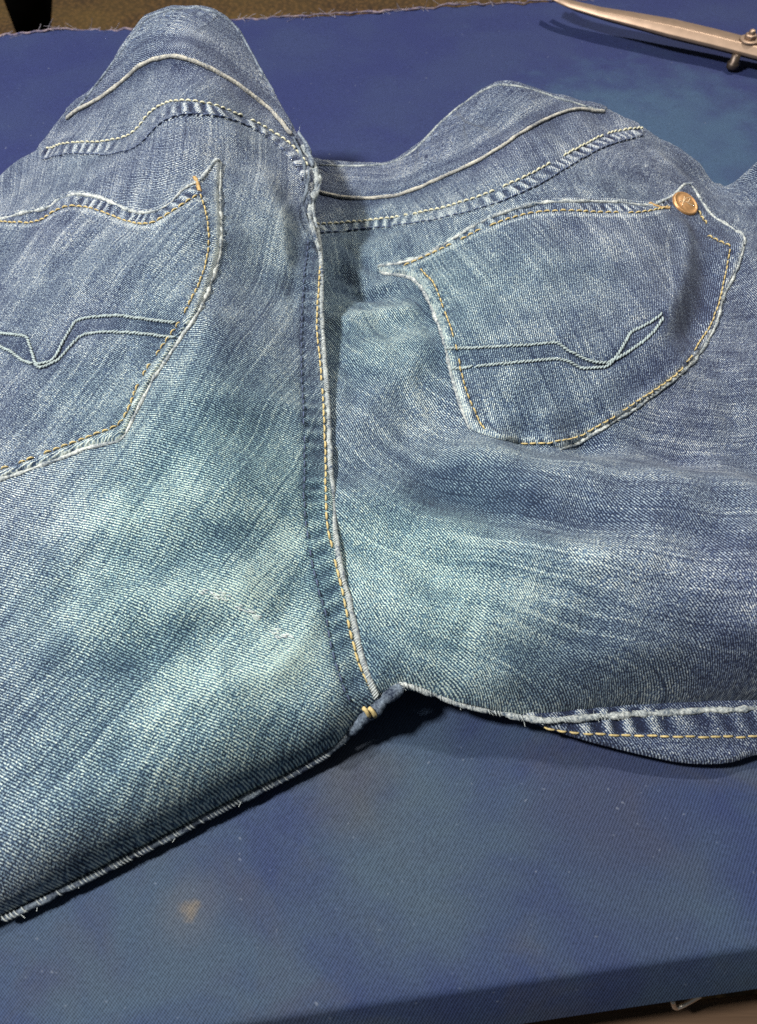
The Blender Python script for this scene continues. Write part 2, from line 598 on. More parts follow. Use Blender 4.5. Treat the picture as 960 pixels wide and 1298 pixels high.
def fray(name, P, n, length, rad, mat, parent, spread=1.0, lift=0.3):
    """loose fibres along a polyline"""
    paths = []
    for _ in range(n):
        k = RNG.integers(0, len(P))
        a = P[k] + RNG.normal(0, 0.0004, 3)
        d = RNG.normal(0, 1, 3); d[2] = abs(d[2]) * lift
        d /= np.linalg.norm(d)
        L = length * (0.3 + RNG.random() ** 2 * 1.4)
        c = RNG.normal(0, 0.5, 3) * spread
        t = np.linspace(0, 1, 4)[:, None]
        paths.append(a + d * L * t + c * L * t * t * 0.6)
    V, Q, T = tubes(paths, [rad] * len(paths), 3, False)
    o = obj(name, mesh_from(name, V, Q), parent, mat)
    o['kind'] = 'stuff'
    return o


# frayed far edge of the cloth: pale selvedge cord and loose threads
xs = np.linspace(-0.72, 0.72, 900)
fy = edge_y(far_pts, xs) + (vnoise(xs * 160, xs * 0 + 3.1) - .5) * 0.006 + (vnoise(xs * 30, xs * 0 + 9.1) - .5) * 0.008
FE = np.stack([xs, fy, -0.0008 + (vnoise(xs * 60, xs * 0 + 1.7) - .5) * 0.002], -1)
V, Q, T = tubes([FE], [0.0004 + 0.0007 * vnoise(xs * 120, xs * 0 + 5)], 6)
tag(obj('selvedge', mesh_from('selvedge', V, Q, T), TABLE, make_rope('selvedge_cord', (0.02, 0.03, 0.10), (0.32, 0.24, 0.24))))
fray('loose_thread', FE, 700, 0.006, 0.00018, simple('fray_thread', (0.22, 0.20, 0.24), 0.9), TABLE, 1.0, 0.3)

# ---- floor far below, brown woven carpet
k = NT('brown_carpet')
tc = k.n('ShaderNodeTexCoord').outputs['Object']
f1 = k.noise(tc, 260, 2, 0.6); f2 = k.noise(tc, 5, 3, 0.5)
vor = k.n('ShaderNodeTexVoronoi'); k.l(tc, vor.inputs['Vector']); vor.inputs['Scale'].default_value = 130
cc = k.mix(k.mapr(vor.outputs['Distance'], 0.1, 0.6, 0, 1), (0.17, 0.085, 0.026, 1), (0.035, 0.017, 0.006, 1))
cc = k.mix(k.mapr(f2, 0.35, 0.7, 0, 0.5), cc, (0.17, 0.105, 0.022, 1))
k.l(cc, k.b.inputs['Base Color'])
k.b.inputs['Roughness'].default_value = 0.9
k.l(k.bump(vor.outputs['Distance'], 0.8, 0.004), k.b.inputs['Normal'])
FLZ = -0.32
fl = mesh_from('floor', [(-2.5, -1.0, FLZ), (2.5, -1.0, FLZ), (2.5, 4.0, FLZ), (-2.5, 4.0, FLZ)], [(0, 1, 2, 3)], smooth=False)
tag(obj('floor', fl, None, k.m), 'brown woven carpet beyond the table', None, None, 'structure')

# ================================================================== JEANS SURFACE
# photo point + height above the table -> control points of the cloth surface, one surface per half
SEAM = [(480, 884), (468, 854), (456, 815), (446, 768), (434, 722), (426, 668), (422, 610), (419, 556), (416, 490),
        (411, 430), (409, 380), (409, 340), (407, 310), (403, 285), (399, 262), (402, 235), (399, 208), (388, 185)]
SEAM_ZL = [.022, .026, .030, .034, .037, .039, .040, .041, .043, .046, .049, .051, .053, .055, .057, .060, .062, .064]
SEAM_ZR = [.021, .025, .029, .033, .036, .038, .038, .038, .037, .034, .030, .027, .025, .024, .024, .024, .024, .024]
WAIST_L = [(374, 163, .068), (348, 115, .076), (328, 82, .084), (308, 45, .093), (290, 24, .099), (266, 12, .104),
           (240, 8, .106), (208, 13, .104), (184, 24, .099), (160, 56, .090), (140, 84, .081), (114, 114, .070), (84, 142, .061)]
LEFT_OUT = [(44, 168, .050), (8, 196, .041), (-26, 224, .033), (-90, 296, .020), (-170, 430, .010), (-260, 700, .006),
            (-280, 1000, .006), (-170, 1245, .006)]
LEFT_BOT = [(0, 1160, .005), (100, 1112, .005), (200, 1062, .005), (300, 1010, .005), (380, 970, .006), (425, 944, .008), (452, 916, .013)]
CL = [(240, 60, .101), (240, 130, .094), (215, 132, .092), (280, 140, .090), (245, 200, .085), (250, 300, .077), (270, 400, .070), (290, 500, .063), (310, 600, .056),
      (190, 144, .082), (165, 172, .072), (137, 181, .067), (92, 183, .060), (120, 150, .066), (60, 205, .051), (0, 262, .036),
      (98, 250, .066), (60, 262, .058), (20, 276, .048), (130, 258, .069), (180, 276, .072), (230, 250, .079),
      (330, 152, .076), (352, 250, .067), (345, 350, .060), (352, 450, .054), (358, 560, .048), (388, 350, .054), (375, 250, .061), (370, 450, .050),
      (200, 450, .060), (100, 440, .053), (0, 440, .043), (150, 560, .052), (50, 560, .044), (0, 620, .040),
      (200, 700, .046), (100, 800, .041), (0, 800, .036), (250, 850, .038), (350, 800, .037), (375, 680, .041), (400, 800, .033),
      (150, 950, .035), (0, 1000, .032), (300, 940, .033), (400, 890, .029), (40, 1090, .030), (200, 1020, .030), (-120, 600, .026), (-200, 900, .022)]
WAIST_R = [(372, 214, .024), (404, 207, .026), (430, 208, .027), (465, 208, .030), (500, 203, .034), (530, 184, .042), (560, 152, .053),
           (595, 124, .064), (630, 106, .071), (668, 110, .071), (704, 121, .068), (740, 132, .064), (770, 141, .061), (810, 156, .056),
           (850, 178, .050), (890, 207, .042), (916, 233, .035), (934, 226, .040), (960, 204, .050), (1040, 150, .062)]
RIGHT_OUT = [(1180, 300, .03), (1250, 600, .006), (1180, 880, .006)]
RIGHT_BOT = [(1000, 888, .013), (955, 889, .013), (900, 891, .013), (850, 894, .013), (800, 896, .013), (760, 899, .013), (700, 905, .013), (660, 906, .013), (620, 900, .014), (585, 892, .015),
             (555, 881, .017), (530, 872, .020), (510, 867, .022), (494, 876, .022)]
CR = [(420, 232, .026), (440, 300, .022), (430, 350, .025), (468, 372, .027), (442, 412, .034), (445, 470, .039), (480, 440, .041), (505, 470, .041), (440, 540, .039), (445, 600, .038), (460, 700, .037), (480, 800, .031), (495, 855, .025),
      (470, 250, .029), (510, 246, .035), (555, 228, .047), (600, 208, .058), (634, 188, .066), (670, 164, .069), (706, 147, .067), (767, 143, .062),
      (480, 285, .028), (531, 272, .040), (591, 257, .054), (652, 233, .064), (700, 208, .066), (743, 185, .064), (790, 172, .060),
      (660, 270, .062), (720, 270, .063), (720, 330, .060), (720, 400, .055), (700, 470, .048), (690, 535, .040), (645, 550, .037),
      (500, 335, .034), (545, 310, .043), (600, 320, .053), (560, 400, .043), (600, 420, .050), (590, 500, .040), (610, 540, .036), (515, 400, .037), (485, 600, .038), (545, 530, .032), (560, 590, .040),
      (820, 270, .058), (850, 330, .055), (835, 400, .054), (900, 350, .045), (925, 300, .044), (880, 420, .045), (800, 490, .044), (760, 550, .037), (860, 540, .036), (925, 420, .040), (955, 320, .049), (955, 480, .040), (840, 210, .054), (895, 260, .044),
      (660, 561, .033), (740, 571, .030), (850, 588, .029), (950, 598, .029), (610, 566, .045),
      (650, 568, .046), (740, 581, .053), (850, 597, .056), (950, 606, .057), (600, 640, .044), (760, 650, .056), (900, 670, .060),
      (600, 720, .046), (750, 730, .056), (900, 750, .058), (950, 820, .048), (800, 830, .043), (650, 800, .041), (560, 780, .037), (520, 830, .030),
      (650, 858, .031), (560, 850, .027), (750, 868, .032), (900, 862, .034), (1100, 750, .045), (1100, 500, .04)]


def tps_from(lists):
    a = np.array([p for l in lists for p in l], float)
    return TPS(unproj(a[:, 0], a[:, 1], a[:, 2]), a[:, 2], 4e-6)


seamL = [(u, v, z) for (u, v), z in zip(SEAM, SEAM_ZL)]
seamR = [(u, v, z) for (u, v), z in zip(SEAM, SEAM_ZR)]
seamR_under = [(u - 16, v, z - .002) for (u, v), z in zip(SEAM, SEAM_ZR)]
TL = tps_from([seamL, WAIST_L, LEFT_OUT, CL])
TR = tps_from([seamR, WAIST_R, RIGHT_OUT, CR, seamR_under])


class Raster:
    """a height function sampled once on a fine grid, then read back bilinearly"""
    def __init__(self, f, lo, hi, cell=0.0007):
        self.lo, self.cell = np.array(lo, float), cell
        self.nx, self.ny = int((hi[0] - lo[0]) / cell) + 2, int((hi[1] - lo[1]) / cell) + 2
        gx, gy = np.meshgrid(lo[0] + np.arange(self.nx) * cell, lo[1] + np.arange(self.ny) * cell, indexing='ij')
        self.g = f(np.stack([gx.ravel(), gy.ravel()], -1)).reshape(self.nx, self.ny)

    def __call__(self, xy):
        p = (xy - self.lo) / self.cell
        p0 = np.clip(p[:, 0], 0, self.nx - 1.001); p1 = np.clip(p[:, 1], 0, self.ny - 1.001)
        i, j = p0.astype(int), p1.astype(int)
        a, b = p0 - i, p1 - j
        g = self.g
        return (g[i, j] * (1 - a) + g[i + 1, j] * a) * (1 - b) + (g[i, j + 1] * (1 - a) + g[i + 1, j + 1] * a) * b


def clip_h(z):
    return np.clip(z, 0.004, 0.115)


def wrinkle(xy, k):
    x, y = xy[:, 0], xy[:, 1]
    w = (vnoise(x * 55 + k, y * 55) - .5) * 0.0032 + (vnoise(x * 120 + k, y * 120 + 4) - .5) * 0.0013 + (vnoise(x * 300, y * 300 + k) - .5) * 0.0003
    return w


def creases(xy, lst):
    """soft ridges (+) and furrows (-) along given photo polylines (already on the surface)"""
    out = np.zeros(len(xy))
    for P, w, a in lst:
        m = ((xy > P.min(0) - 3 * w) & (xy < P.max(0) + 3 * w)).all(1)
        if not m.any():
            continue
        d, arc, *_ = seg_dist(xy[m], P, False)
        L = np.linalg.norm(np.diff(P, axis=0), axis=1).sum()
        e = sm(0, 0.25, arc / L) * sm(1, 0.75, arc / L)
        out[m] += a * np.exp(-(d / w) ** 2) * e
    return out


def dense_boundary(pts, step=0.002):
    """pts: (u,v,z,r,ground) -> dense XY loop with roll radius and 'goes to the ground' weight"""
    a = np.array(pts, float)
    xy = unproj(a[:, 0], a[:, 1], a[:, 2])
    full = np.c_[xy, a[:, 3:]]
    full = np.vstack([full, full[:1]])
    # smooth only where the corner is not sharp
    return resample(full, step)[:-1]


def hit(zfun, u, v, zmax=0.125, n=260):
    """first point where the camera ray through (u,v) meets a height field"""
    u = np.atleast_1d(np.asarray(u, float)); v = np.atleast_1d(np.asarray(v, float))
    zs = np.linspace(zmax, 0.001, n)
    xy = unproj(np.repeat(u, n), np.repeat(v, n), np.tile(zs, len(u)))
    g = (np.tile(zs, len(u)) - zfun(xy)).reshape(len(u), n)
    out = np.empty((len(u), 3))
    for i in range(len(u)):
        s = np.nonzero((g[i, :-1] > 0) & (g[i, 1:] <= 0))[0]
        if len(s):
            k = s[0]
            t = g[i, k] / (g[i, k] - g[i, k + 1])
            z = zs[k] + (zs[k + 1] - zs[k]) * t
        else:
            z = zs[np.argmin(np.abs(g[i]))]
        out[i, :2] = unproj(u[i], v[i], z); out[i, 2] = z
    return out


def smooth_path(P, it=6):
    P = P.copy()
    for _ in range(it):
        P[1:-1] = 0.5 * P[1:-1] + 0.25 * (P[:-2] + P[2:])
    return P


def path_on(zfun, pix, px=4.0, step=0.0006):
    c = catmull(pix, px)
    P = smooth_path(hit(zfun, c[:, 0], c[:, 1]), 5)
    P = resample(P, step)
    P[:, 2] = zfun(P[:, :2])
    return smooth_path(P, 3)


_flat = {}


def cloth_coords(xy, base, a):
    """millimetres across and along the warp, measured along the (smoothed) cloth, not the table"""
    ca, sa = math.cos(a), math.sin(a)
    S_ = xy @ np.array([ca, sa]); T_ = xy @ np.array([-sa, ca])
    h = .003
    s0, t0 = S_.min() - .01, T_.min() - .01
    ns, nt = int((S_.max() + .01 - s0) / h) + 2, int((T_.max() + .01 - t0) / h) + 2
    gs, gt = np.meshgrid(s0 + np.arange(ns) * h, t0 + np.arange(nt) * h, indexing='ij')
    P = np.stack([gs * ca - gt * sa, gs * sa + gt * ca], -1).reshape(-1, 2)
    Z = base(P).reshape(ns, nt)
    for _ in range(10):
        Zp = np.pad(Z, 1, mode='edge')
        Z = (Zp[:-2, 1:-1] + Zp[2:, 1:-1] + Zp[1:-1, :-2] + Zp[1:-1, 2:] + 2 * Z) / 6
    zs = np.clip(np.gradient(Z, h, axis=0), -1.6, 1.6); zt = np.clip(np.gradient(Z, h, axis=1), -1.6, 1.6)
    U = np.cumsum(np.sqrt(1 + zs * zs), 0) * h; Vv = np.cumsum(np.sqrt(1 + zt * zt), 1) * h
    U -= U[ns // 2][None, :]; Vv -= Vv[:, nt // 2][:, None]
    p0 = np.clip((S_ - s0) / h, 0, ns - 1.001); p1 = np.clip((T_ - t0) / h, 0, nt - 1.001)
    i, j = p0.astype(int), p1.astype(int); x, y = p0 - i, p1 - j

    def bi(g):
        return (g[i, j] * (1 - x) + g[i + 1, j] * x) * (1 - y) + (g[i, j + 1] * (1 - x) + g[i + 1, j + 1] * x) * y
    wob = (vnoise(xy[:, 0] * 14 + 3, xy[:, 1] * 14) - .5) * 5
    return np.stack([bi(Vv) * 1000 + wob, bi(U) * 1000 + wob * .5, S_ * 0], -1)


class Sheet:
    """a panel of cloth: base height function + boundary loop with rolled edge"""
    def __init__(self, base, loop, thick=0.0, grain=0.0, drop=0.0025, slope=0.0, along=None):
        self.slope, self.along, self.rim, self.turn = slope, along, 0.0, None
        self.base, self.loop, self.thick, self.grain, self.drop = base, loop, thick, grain, drop
        self.ras = None

    def z(self, xy):
        if self.ras is None:
            self.ras = Raster(self.exact, self.loop[:, :2].min(0) - .004, self.loop[:, :2].max(0) + .004, 0.0007)
        out = self.ras(xy)
        # outside the sampled box fall back on the base
        lo = self.ras.lo; hi = lo + np.array([self.ras.nx, self.ras.ny]) * self.ras.cell
        bad = ((xy < lo) | (xy > hi)).any(1)
        if bad.any():
            out = np.where(bad, self.base(xy), out)
        return out

    def exact(self, xy):
        d, arc, near, idx, par, side = seg_dist(xy, self.loop[:, :2], True)
        ins = inside(xy, self.loop[:, :2])
        zb = self.base(xy)
        r = self.loop[idx, 2]; g = self.loop[idx, 3]
        dd = np.where(ins, d, 0)
        q = 1 - np.clip(dd / np.maximum(r, 1e-5), 0, 1)
        prof = 1 - np.sqrt(np.maximum(0, 1 - q * q))
        tgt = np.minimum(zb, 0.004)
        drop = g * (zb - tgt) + (1 - g) * np.minimum(self.drop, zb - 0.001)
        zz = zb + self.thick - prof * (drop + self.thick * (self.thick > 0) * 0.0)
        if self.thick:
            zz = zb + self.thick * (1 - prof * 0.9)
            if self.rim:
                zz = zz + self.rim * (np.exp(-((dd - .0022) / .0013) ** 2) - .9 * np.exp(-((dd - .0048) / .0011) ** 2)) * (dd > 0)
        return zz

    def build(self, name, parent, cell, wear_shade, tint, label=None, bands=()):
        lo, hi = self.loop[:, :2].min(0) - cell, self.loop[:, :2].max(0) + cell
        nx, ny = int((hi[0] - lo[0]) / cell) + 2, int((hi[1] - lo[1]) / cell) + 2
        gx, gy = np.meshgrid(lo[0] + np.arange(nx) * cell, lo[1] + np.arange(ny) * cell, indexing='ij')
        xy = np.stack([gx.ravel(), gy.ravel()], -1)
        ins = inside(xy, self.loop[:, :2])
        ii = (np.arange(nx - 1)[:, None] * ny + np.arange(ny - 1)[None, :]).ravel()
        q = np.stack([ii, ii + ny, ii + ny + 1, ii + 1], -1)
        keep = ins[q].any(1)
        q = q[keep]
        used = np.unique(q)
        remap = -np.ones(len(xy), int); remap[used] = np.arange(len(used))
        xy, ins, q = xy[used], ins[used], remap[q]
        d, arc, near, idx, par, side = seg_dist(xy, self.loop[:, :2], True)
        xy = np.where(ins[:, None], xy, near)
        d = np.where(ins, d, 0)
        z = self.exact(xy)
        w = wear_shade(xy, d); t = tint(xy)
        for fn in bands:
            dz, dw = fn(xy)
            z = z + dz; w = w + dw
        if self.along is not None:          # strips are cut along their own seam
            dd_, arc_, *_ = seg_dist(xy, self.along[:, :2], False)
            wob = (vnoise(xy[:, 0] * 30 + 3, xy[:, 1] * 30) - .5) * 3
            cuv = np.stack([dd_ * 1150 + wob, arc_ * 1000, np.full(len(xy), self.slope)], -1)
        else:
            cuv = cloth_coords(xy, self.base, self.grain)
            cuv[:, 2] = self.slope
        suv = cuv.copy(); suv[:, 2] = 0
        if self.turn is not None:
            rel = xy - self.turn
            rr_ = np.linalg.norm(rel, axis=1)
            suv = np.stack([rr_ * 1000 + z * 120 + (vnoise(xy[:, 0] * 22, xy[:, 1] * 22) - .5) * 5, np.mod(np.arctan2(rel[:, 1], rel[:, 0]) + self.tz, 2 * math.pi) * 260, z * 0], -1)
        me = mesh_from(name, np.c_[xy, z], q, attrs={'suv': suv, 'cuv': cuv, 'wear_shade': w, 'tint': t})
        o = obj(name, me, parent, DENIM)
        if label: o['label'] = label
        return o


def blobs(lst, zfun):
    """soft spots given as (u, v, radius in metres, amount) on a surface"""
    P = hit(zfun, [b[0] for b in lst], [b[1] for b in lst])[:, :2]
    R = [b[2] for b in lst]; A = [b[3] for b in lst]

    def f(xy):
        o = np.zeros(len(xy))
        for p, r, a in zip(P, R, A):
            o += a * np.exp(-((xy - p) ** 2).sum(1) / (2 * r * r))
        return o
    return f


JEANS = empty('jeans', (0.02, 0.25, 0.0))
tag(JEANS, 'faded blue denim jeans lying back side up across the blue table', 'jeans')

# ------------------------------------------------ base surfaces
BL = ((-0.40, 0.0), (0.03, 0.62))
BR = ((-0.10, 0.0), (0.40, 0.62))
rawL, rawR = Raster(TL, *BL, 0.002), Raster(TR, *BR, 0.002)
zL0 = lambda xy: clip_h(rawL(xy))
zR0 = lambda xy: clip_h(rawR(xy))


def crease_paths(zf, specs):
    out = []
    for pix, w, a in specs:
        P = path_on(zf, pix, 8, 0.003)
        out.append((P[:, :2], w, a))
    return out


CRL = crease_paths(zL0, [([(372, 240), (360, 300), (372, 360)], .003, .0012), ([(386, 300), (370, 345), (374, 420)], .003, -.0010),
                         ([(400, 700), (360, 770), (330, 800)], .004, -.0012), ([(410, 760), (375, 830), (330, 880)], .004, .0012),
                         ([(330, 300), (300, 420), (310, 540), (290, 640)], .014, -.0026),
                         ([(40, 690), (190, 650), (330, 640)], .010, .0024),
                         ([(40, 810), (220, 755), (390, 735)], .009, .0026),
                         ([(80, 880), (250, 805), (400, 770)], .008, -.0024),
                         ([(120, 960), (290, 870), (410, 815)], .007, .0020),
                         ([(350, 215), (380, 290), (376, 390)], .006, -.0024),
                         ([(325, 195), (352, 260), (352, 360)], .007, .0018),
                         ([(60, 300), (110, 330), (150, 400)], .010, .0012)])
CRR = crease_paths(zR0, [([(414, 352), (450, 366), (512, 360)], .0030, .0020), ([(428, 300), (462, 338), (500, 352)], .0035, -.0016), ([(420, 440), (445, 470), (450, 540)], .004, -.0016),
                         ([(530, 440), (520, 500), (560, 560)], .004, .0016), ([(440, 380), (470, 395), (500, 440)], .0035, -.0014),
                         ([(412, 418), (455, 402), (540, 392)], .006, .0034),
                         ([(420, 440), (470, 420), (530, 425)], .006, -.0010),
                         ([(420, 330), (455, 372), (512, 372)], .006, -.0045),
                         ([(520, 352), (545, 400), (560, 450), (585, 520)], .006, -.0030),
                         ([(490, 590), (580, 630), (680, 660), (820, 672)], .010, -.0034),
                         ([(500, 640), (620, 690), (760, 710), (930, 700)], .010, .0026),
                         ([(450, 720), (500, 765), (600, 790), (720, 780)], .008, .0022),
                         ([(452, 690), (480, 740), (490, 800)], .004, -.0010),
                         ([(862, 272), (868, 330), (850, 400), (800, 466)], .005, .0032),
                         ([(896, 310), (890, 390), (850, 450)], .006, -.0034),
                         ([(640, 180), (600, 215), (540, 240)], .005, -.0010),
                         ([(820, 190), (860, 220), (890, 255)], .007, .0014)])
zLb = Raster(lambda xy: clip_h(rawL(xy) + wrinkle(xy, 0) + creases(xy, CRL)), *BL, 0.0009)
zRb = Raster(lambda xy: clip_h(rawR(xy) + wrinkle(xy, 31.7) + creases(xy, CRR)), *BR, 0.0009)

loopL = dense_boundary([(u, v, z, .0035, 0) for u, v, z in seamL] + [(u, v, z, .0025, 0) for u, v, z in WAIST_L]
                       + [(u, v, z, .016, 1) for u, v, z in LEFT_OUT] + [(u, v, z, .018, 1) for u, v, z in LEFT_BOT[:-2]]
                       + [(u, v, z, .012, .8) for u, v, z in LEFT_BOT[-2:]])
loopR = dense_boundary([(u - 12, v, z, .002, 0) for u, v, z in seamR] + [(u, v, z, .0025, 0) for u, v, z in WAIST_R]
                       + [(u, v, z, .02, 1) for u, v, z in RIGHT_OUT] + [(u, v, z, .012, .75) for u, v, z in RIGHT_BOT[:8]]
                       + [(u, v, z, .009, .35) for u, v, z in RIGHT_BOT[8:]])
GL, GR = math.radians(232), math.radians(-28)
SL = Sheet(zLb, loopL, 0, GL, slope=.9)
SR = Sheet(zRb, loopR, 0, GR)
SL.turn, SL.tz = unproj(-560, 300, 0.03), math.pi
SR.turn, SR.tz = np.array([0.155, 0.385]), 0.0

# ------------------------------------------------ where the dye is worn away, with fold shade painted in
wL = blobs([(230, 60, .05, -.02), (300, 300, .05, .05), (150, 330, .03, .05), (250, 620, .05, .05), (400, 740, .022, .12), (330, 770, .035, .10), (200, 870, .05, .07), (268, 756, .004, .10), (318, 778, .003, .08), (356, 804, .004, .12), (228, 860, .012, .12), (100, 880, .012, -.08), (180, 930, .010, -.09), (330, 640, .018, .08), (160, 740, .008, -.07),
            (300, 870, .02, .12), (380, 830, .016, .14), (60, 1000, .05, .02), (288, 672, .0060, -.22), (60, 620, .03, .08), (30, 330, .02, -.06),
            (400, 900, .015, -.08), (120, 210, .03, -.04), (350, 420, .02, .06)], zL0)
tLf = blobs([(380, 760, .06, .6), (240, 880, .06, .5), (340, 600, .05, .4), (220, 560, .04, .35), (350, 330, .03, .4), (60, 900, .06, .15), (90, 400, .05, .15)], zL0)
wR = blobs([(465, 740, .018, .20), (540, 800, .028, .12), (610, 820, .01, .08), (560, 640, .012, -.08), (700, 690, .02, .06), (860, 650, .02, -.06), (500, 480, .04, .06), (690, 350, .05, .05), (640, 640, .035, -.10), (800, 780, .04, .10), (560, 650, .02, .04),
            (885, 400, .022, -.16), (900, 290, .025, -.14), (700, 140, .05, -.04), (820, 880, .03, -.10), (930, 900, .03, -.1), (945, 700, .03, -.04), (940, 250, .025, -.14),  # dark dye and shade painted on the pocket's turned-away right side
            (830, 720, .012, .06), (560, 420, .03, .04), (750, 600, .02, .05), (940, 520, .03, -.03)], zR0)
tRf = blobs([(470, 740, .05, .8), (560, 820, .05, .4), (450, 420, .04, .6), (440, 310, .03, .5), (600, 470, .05, .2), (600, 330, .04, .25)], zR0)


def wear_shade_fn(bl, base, edge=.16, ew=.0022):
    def f(xy, d):
        n = (vnoise(xy[:, 0] * 90, xy[:, 1] * 90) - .5) * .10 + (vnoise(xy[:, 0] * 260, xy[:, 1] * 260) - .5) * .06
        e = np.exp(-(d / ew) ** 2) * edge * (0.4 + 1.2 * vnoise(xy[:, 0] * 240, xy[:, 1] * 240))
        pt = .45 + 1.1 * vnoise(xy[:, 0] * 55 + 9, xy[:, 1] * 55) * (.5 + vnoise(xy[:, 0] * 170, xy[:, 1] * 170 + 5))
        return base + .03 + bl(xy) * pt * .62 + n + e
    return f


def tint_fn(bl, base=.12):
    return lambda xy: np.clip(base * .6 + .82 * bl(xy) + (vnoise(xy[:, 0] * 30, xy[:, 1] * 30) - .5) * .25, 0, 1)


def roping(P, half, pitch, amp, dw, offs=0.0, phase=0.0):
    """puckers across a seam: high spots get worn pale, low spots stay dark"""
    P2 = P[:, :2]

    def f(xy_all):
        m_ = ((xy_all > P2.min(0) - 1.3 * half) & (xy_all < P2.max(0) + 1.3 * half)).all(1)
        oz, ow = np.zeros(len(xy_all)), np.zeros(len(xy_all))
        if m_.any():
            oz[m_], ow[m_] = g(xy_all[m_])
        return oz, ow

    def g(xy):
        d, arc, near, idx, par, side = seg_dist(xy, P2, False)
        ds = d * side - offs
        m = sm(1.15, .75, np.abs(ds) / half)
        jit = (vnoise(arc * 70 + phase, arc * 0) - .5) * 2.2
        s = np.sin(arc / pitch * 2 * math.pi + jit * 2.4 + ds / half * .9)
        a = .15 + 1.35 * vnoise(arc * 75 + 3 + phase, arc * 0 + 7)
        return m * amp * s * a, m * (dw * np.clip(s, -.8, 1) * a)
    return f


def darken_line(P, w, amt):
    P2 = P[:, :2]

    def f(xy_all):
        m_ = ((xy_all > P2.min(0) - 3 * w) & (xy_all < P2.max(0) + 3 * w)).all(1)
        e = np.zeros(len(xy_all))
        if m_.any():
            d, arc, *_ = seg_dist(xy_all[m_], P2, False)
            e[m_] = np.exp(-(d / w) ** 2)
        return -0.0004 * e * (amt < 0), amt * e
    return f


# ------------------------------------------------ seam lines on the base panels
seamband_pix = [(391, 305), (385, 360), (382, 422), (383, 483), (386, 557), (386, 637), (395, 708), (412, 776), (423, 831), (435, 868), (447, 897)]
yellow_pix = [(407, 318), (403, 376), (402, 422), (408, 483), (412, 557), (414, 652), (422, 699), (435, 754), (445, 806), (457, 846), (474, 880)]
P_band = path_on(SL.z, seamband_pix)
P_yel = path_on(SL.z, yellow_pix)
mid_pix = [((a[0] + b[0]) / 2 - 1, (a[1] + b[1]) / 2) for a, b in zip(seamband_pix, yellow_pix)]
P_mid = path_on(SL.z, mid_pix)

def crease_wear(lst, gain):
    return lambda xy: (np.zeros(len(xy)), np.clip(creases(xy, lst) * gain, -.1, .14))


legL = SL.build('leg_panel', JEANS, .0009, wear_shade_fn(wL, .37), tint_fn(tLf), None,
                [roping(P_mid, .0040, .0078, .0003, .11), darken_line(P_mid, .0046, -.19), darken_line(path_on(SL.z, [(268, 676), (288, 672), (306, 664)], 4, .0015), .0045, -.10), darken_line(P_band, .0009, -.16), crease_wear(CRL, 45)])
legL['label'] = 'wide faded panel with the seat seam band'
DARN = []
P_shade = path_on(SR.z, [(520, 585), (600, 628), (700, 648), (860, 650)], 8, .003)  # fold shade mixed with dye fade, painted dark under the crest
P_crest_lit = path_on(SR.z, [(560, 570), (660, 580), (740, 592), (850, 606), (955, 615)], 8, .003)  # lit crest of the fold, painted paler
P_bulge_lit = path_on(SR.z, [(480, 690), (600, 740), (760, 745), (940, 730)], 8, .003)  # lit bulge of the leg, painted paler
for (u0, v0, n_) in ((258, 751, 5), (272, 754, 6), (284, 757, 4), (314, 776, 3), (322, 781, 3), (345, 800, 5), (354, 806, 6), (362, 803, 4), (300, 768, 3)):
    for j_ in range(n_):
        DARN.append([(u0 + random.uniform(-6, 6), v0 + random.uniform(-4, 4))])
legR = SR.build('leg_panel', JEANS, .0009, wear_shade_fn(wR, .35), tint_fn(tRf), None,
                [crease_wear(CRR, 35), darken_line(P_shade, .011, -.10), darken_line(P_crest_lit, .005, .05), darken_line(P_bulge_lit, .010, .05)])

# ------------------------------------------------ overlay pieces
def loop_from(zf, pix, r, straight=False, step=0.001):
    c = np.array(pix, float)
    c = np.vstack([c, c[:1]])
    c = resample(c, 5)[:-1] if straight else c
    P = hit(zf, c[:, 0], c[:, 1])[:, :2]
    P = np.vstack([P, P[:1]])
    P = resample(P, step)[:-1]
    return np.c_[P, np.full(len(P), r), np.zeros(len(P))]


def chain(zf, pix):
    c = catmull(pix, 5)
    return smooth_path(hit(zf, c[:, 0], c[:, 1]), 3)[:, :2]


def wpts(lst):
    a = np.array(lst, float)
    return unproj(a[:, 0], a[:, 1], a[:, 2])


def mkloop(parts, r, step=.001):
    P = np.vstack(parts)
    P = np.vstack([P, P[:1]])
    P = resample(P, step)[:-1]
    return np.c_[P, np.full(len(P), r), np.zeros(len(P))]


pipeL_pix = [(84, 152), (91, 143), (115, 131), (147, 110), (170, 89), (192, 76), (220, 72), (247, 78), (284, 96), (321, 121), (348, 144), (370, 171)]
yokeL_pix = [(60, 190), (74, 187), (92, 183), (137, 181), (170, 170), (192, 144), (215, 132), (247, 131), (284, 140), (330, 160), (371, 187), (392, 215)]
yokeL2_pix = [(54, 204), (68, 202), (92, 197), (137, 198), (174, 188), (202, 160), (229, 149), (266, 149), (312, 160), (357, 190), (380, 222), (392, 258)]
pipeR_pix = [(392, 238), (404, 243), (428, 249), (471, 251), (513, 245), (555, 227), (598, 208), (634, 187), (670, 163), (706, 145), (736, 138), (767, 142)]
yokeR_pix = [(400, 287), (422, 285), (471, 281), (531, 272), (591, 257), (652, 233), (700, 208), (743, 184), (779, 169), (816, 165)]
yokeR2_pix = [(405, 297), (440, 294), (501, 288), (573, 276), (634, 258), (682, 237), (718, 215), (767, 188), (818, 173)]

zSL, zSR = SL.z, SR.z
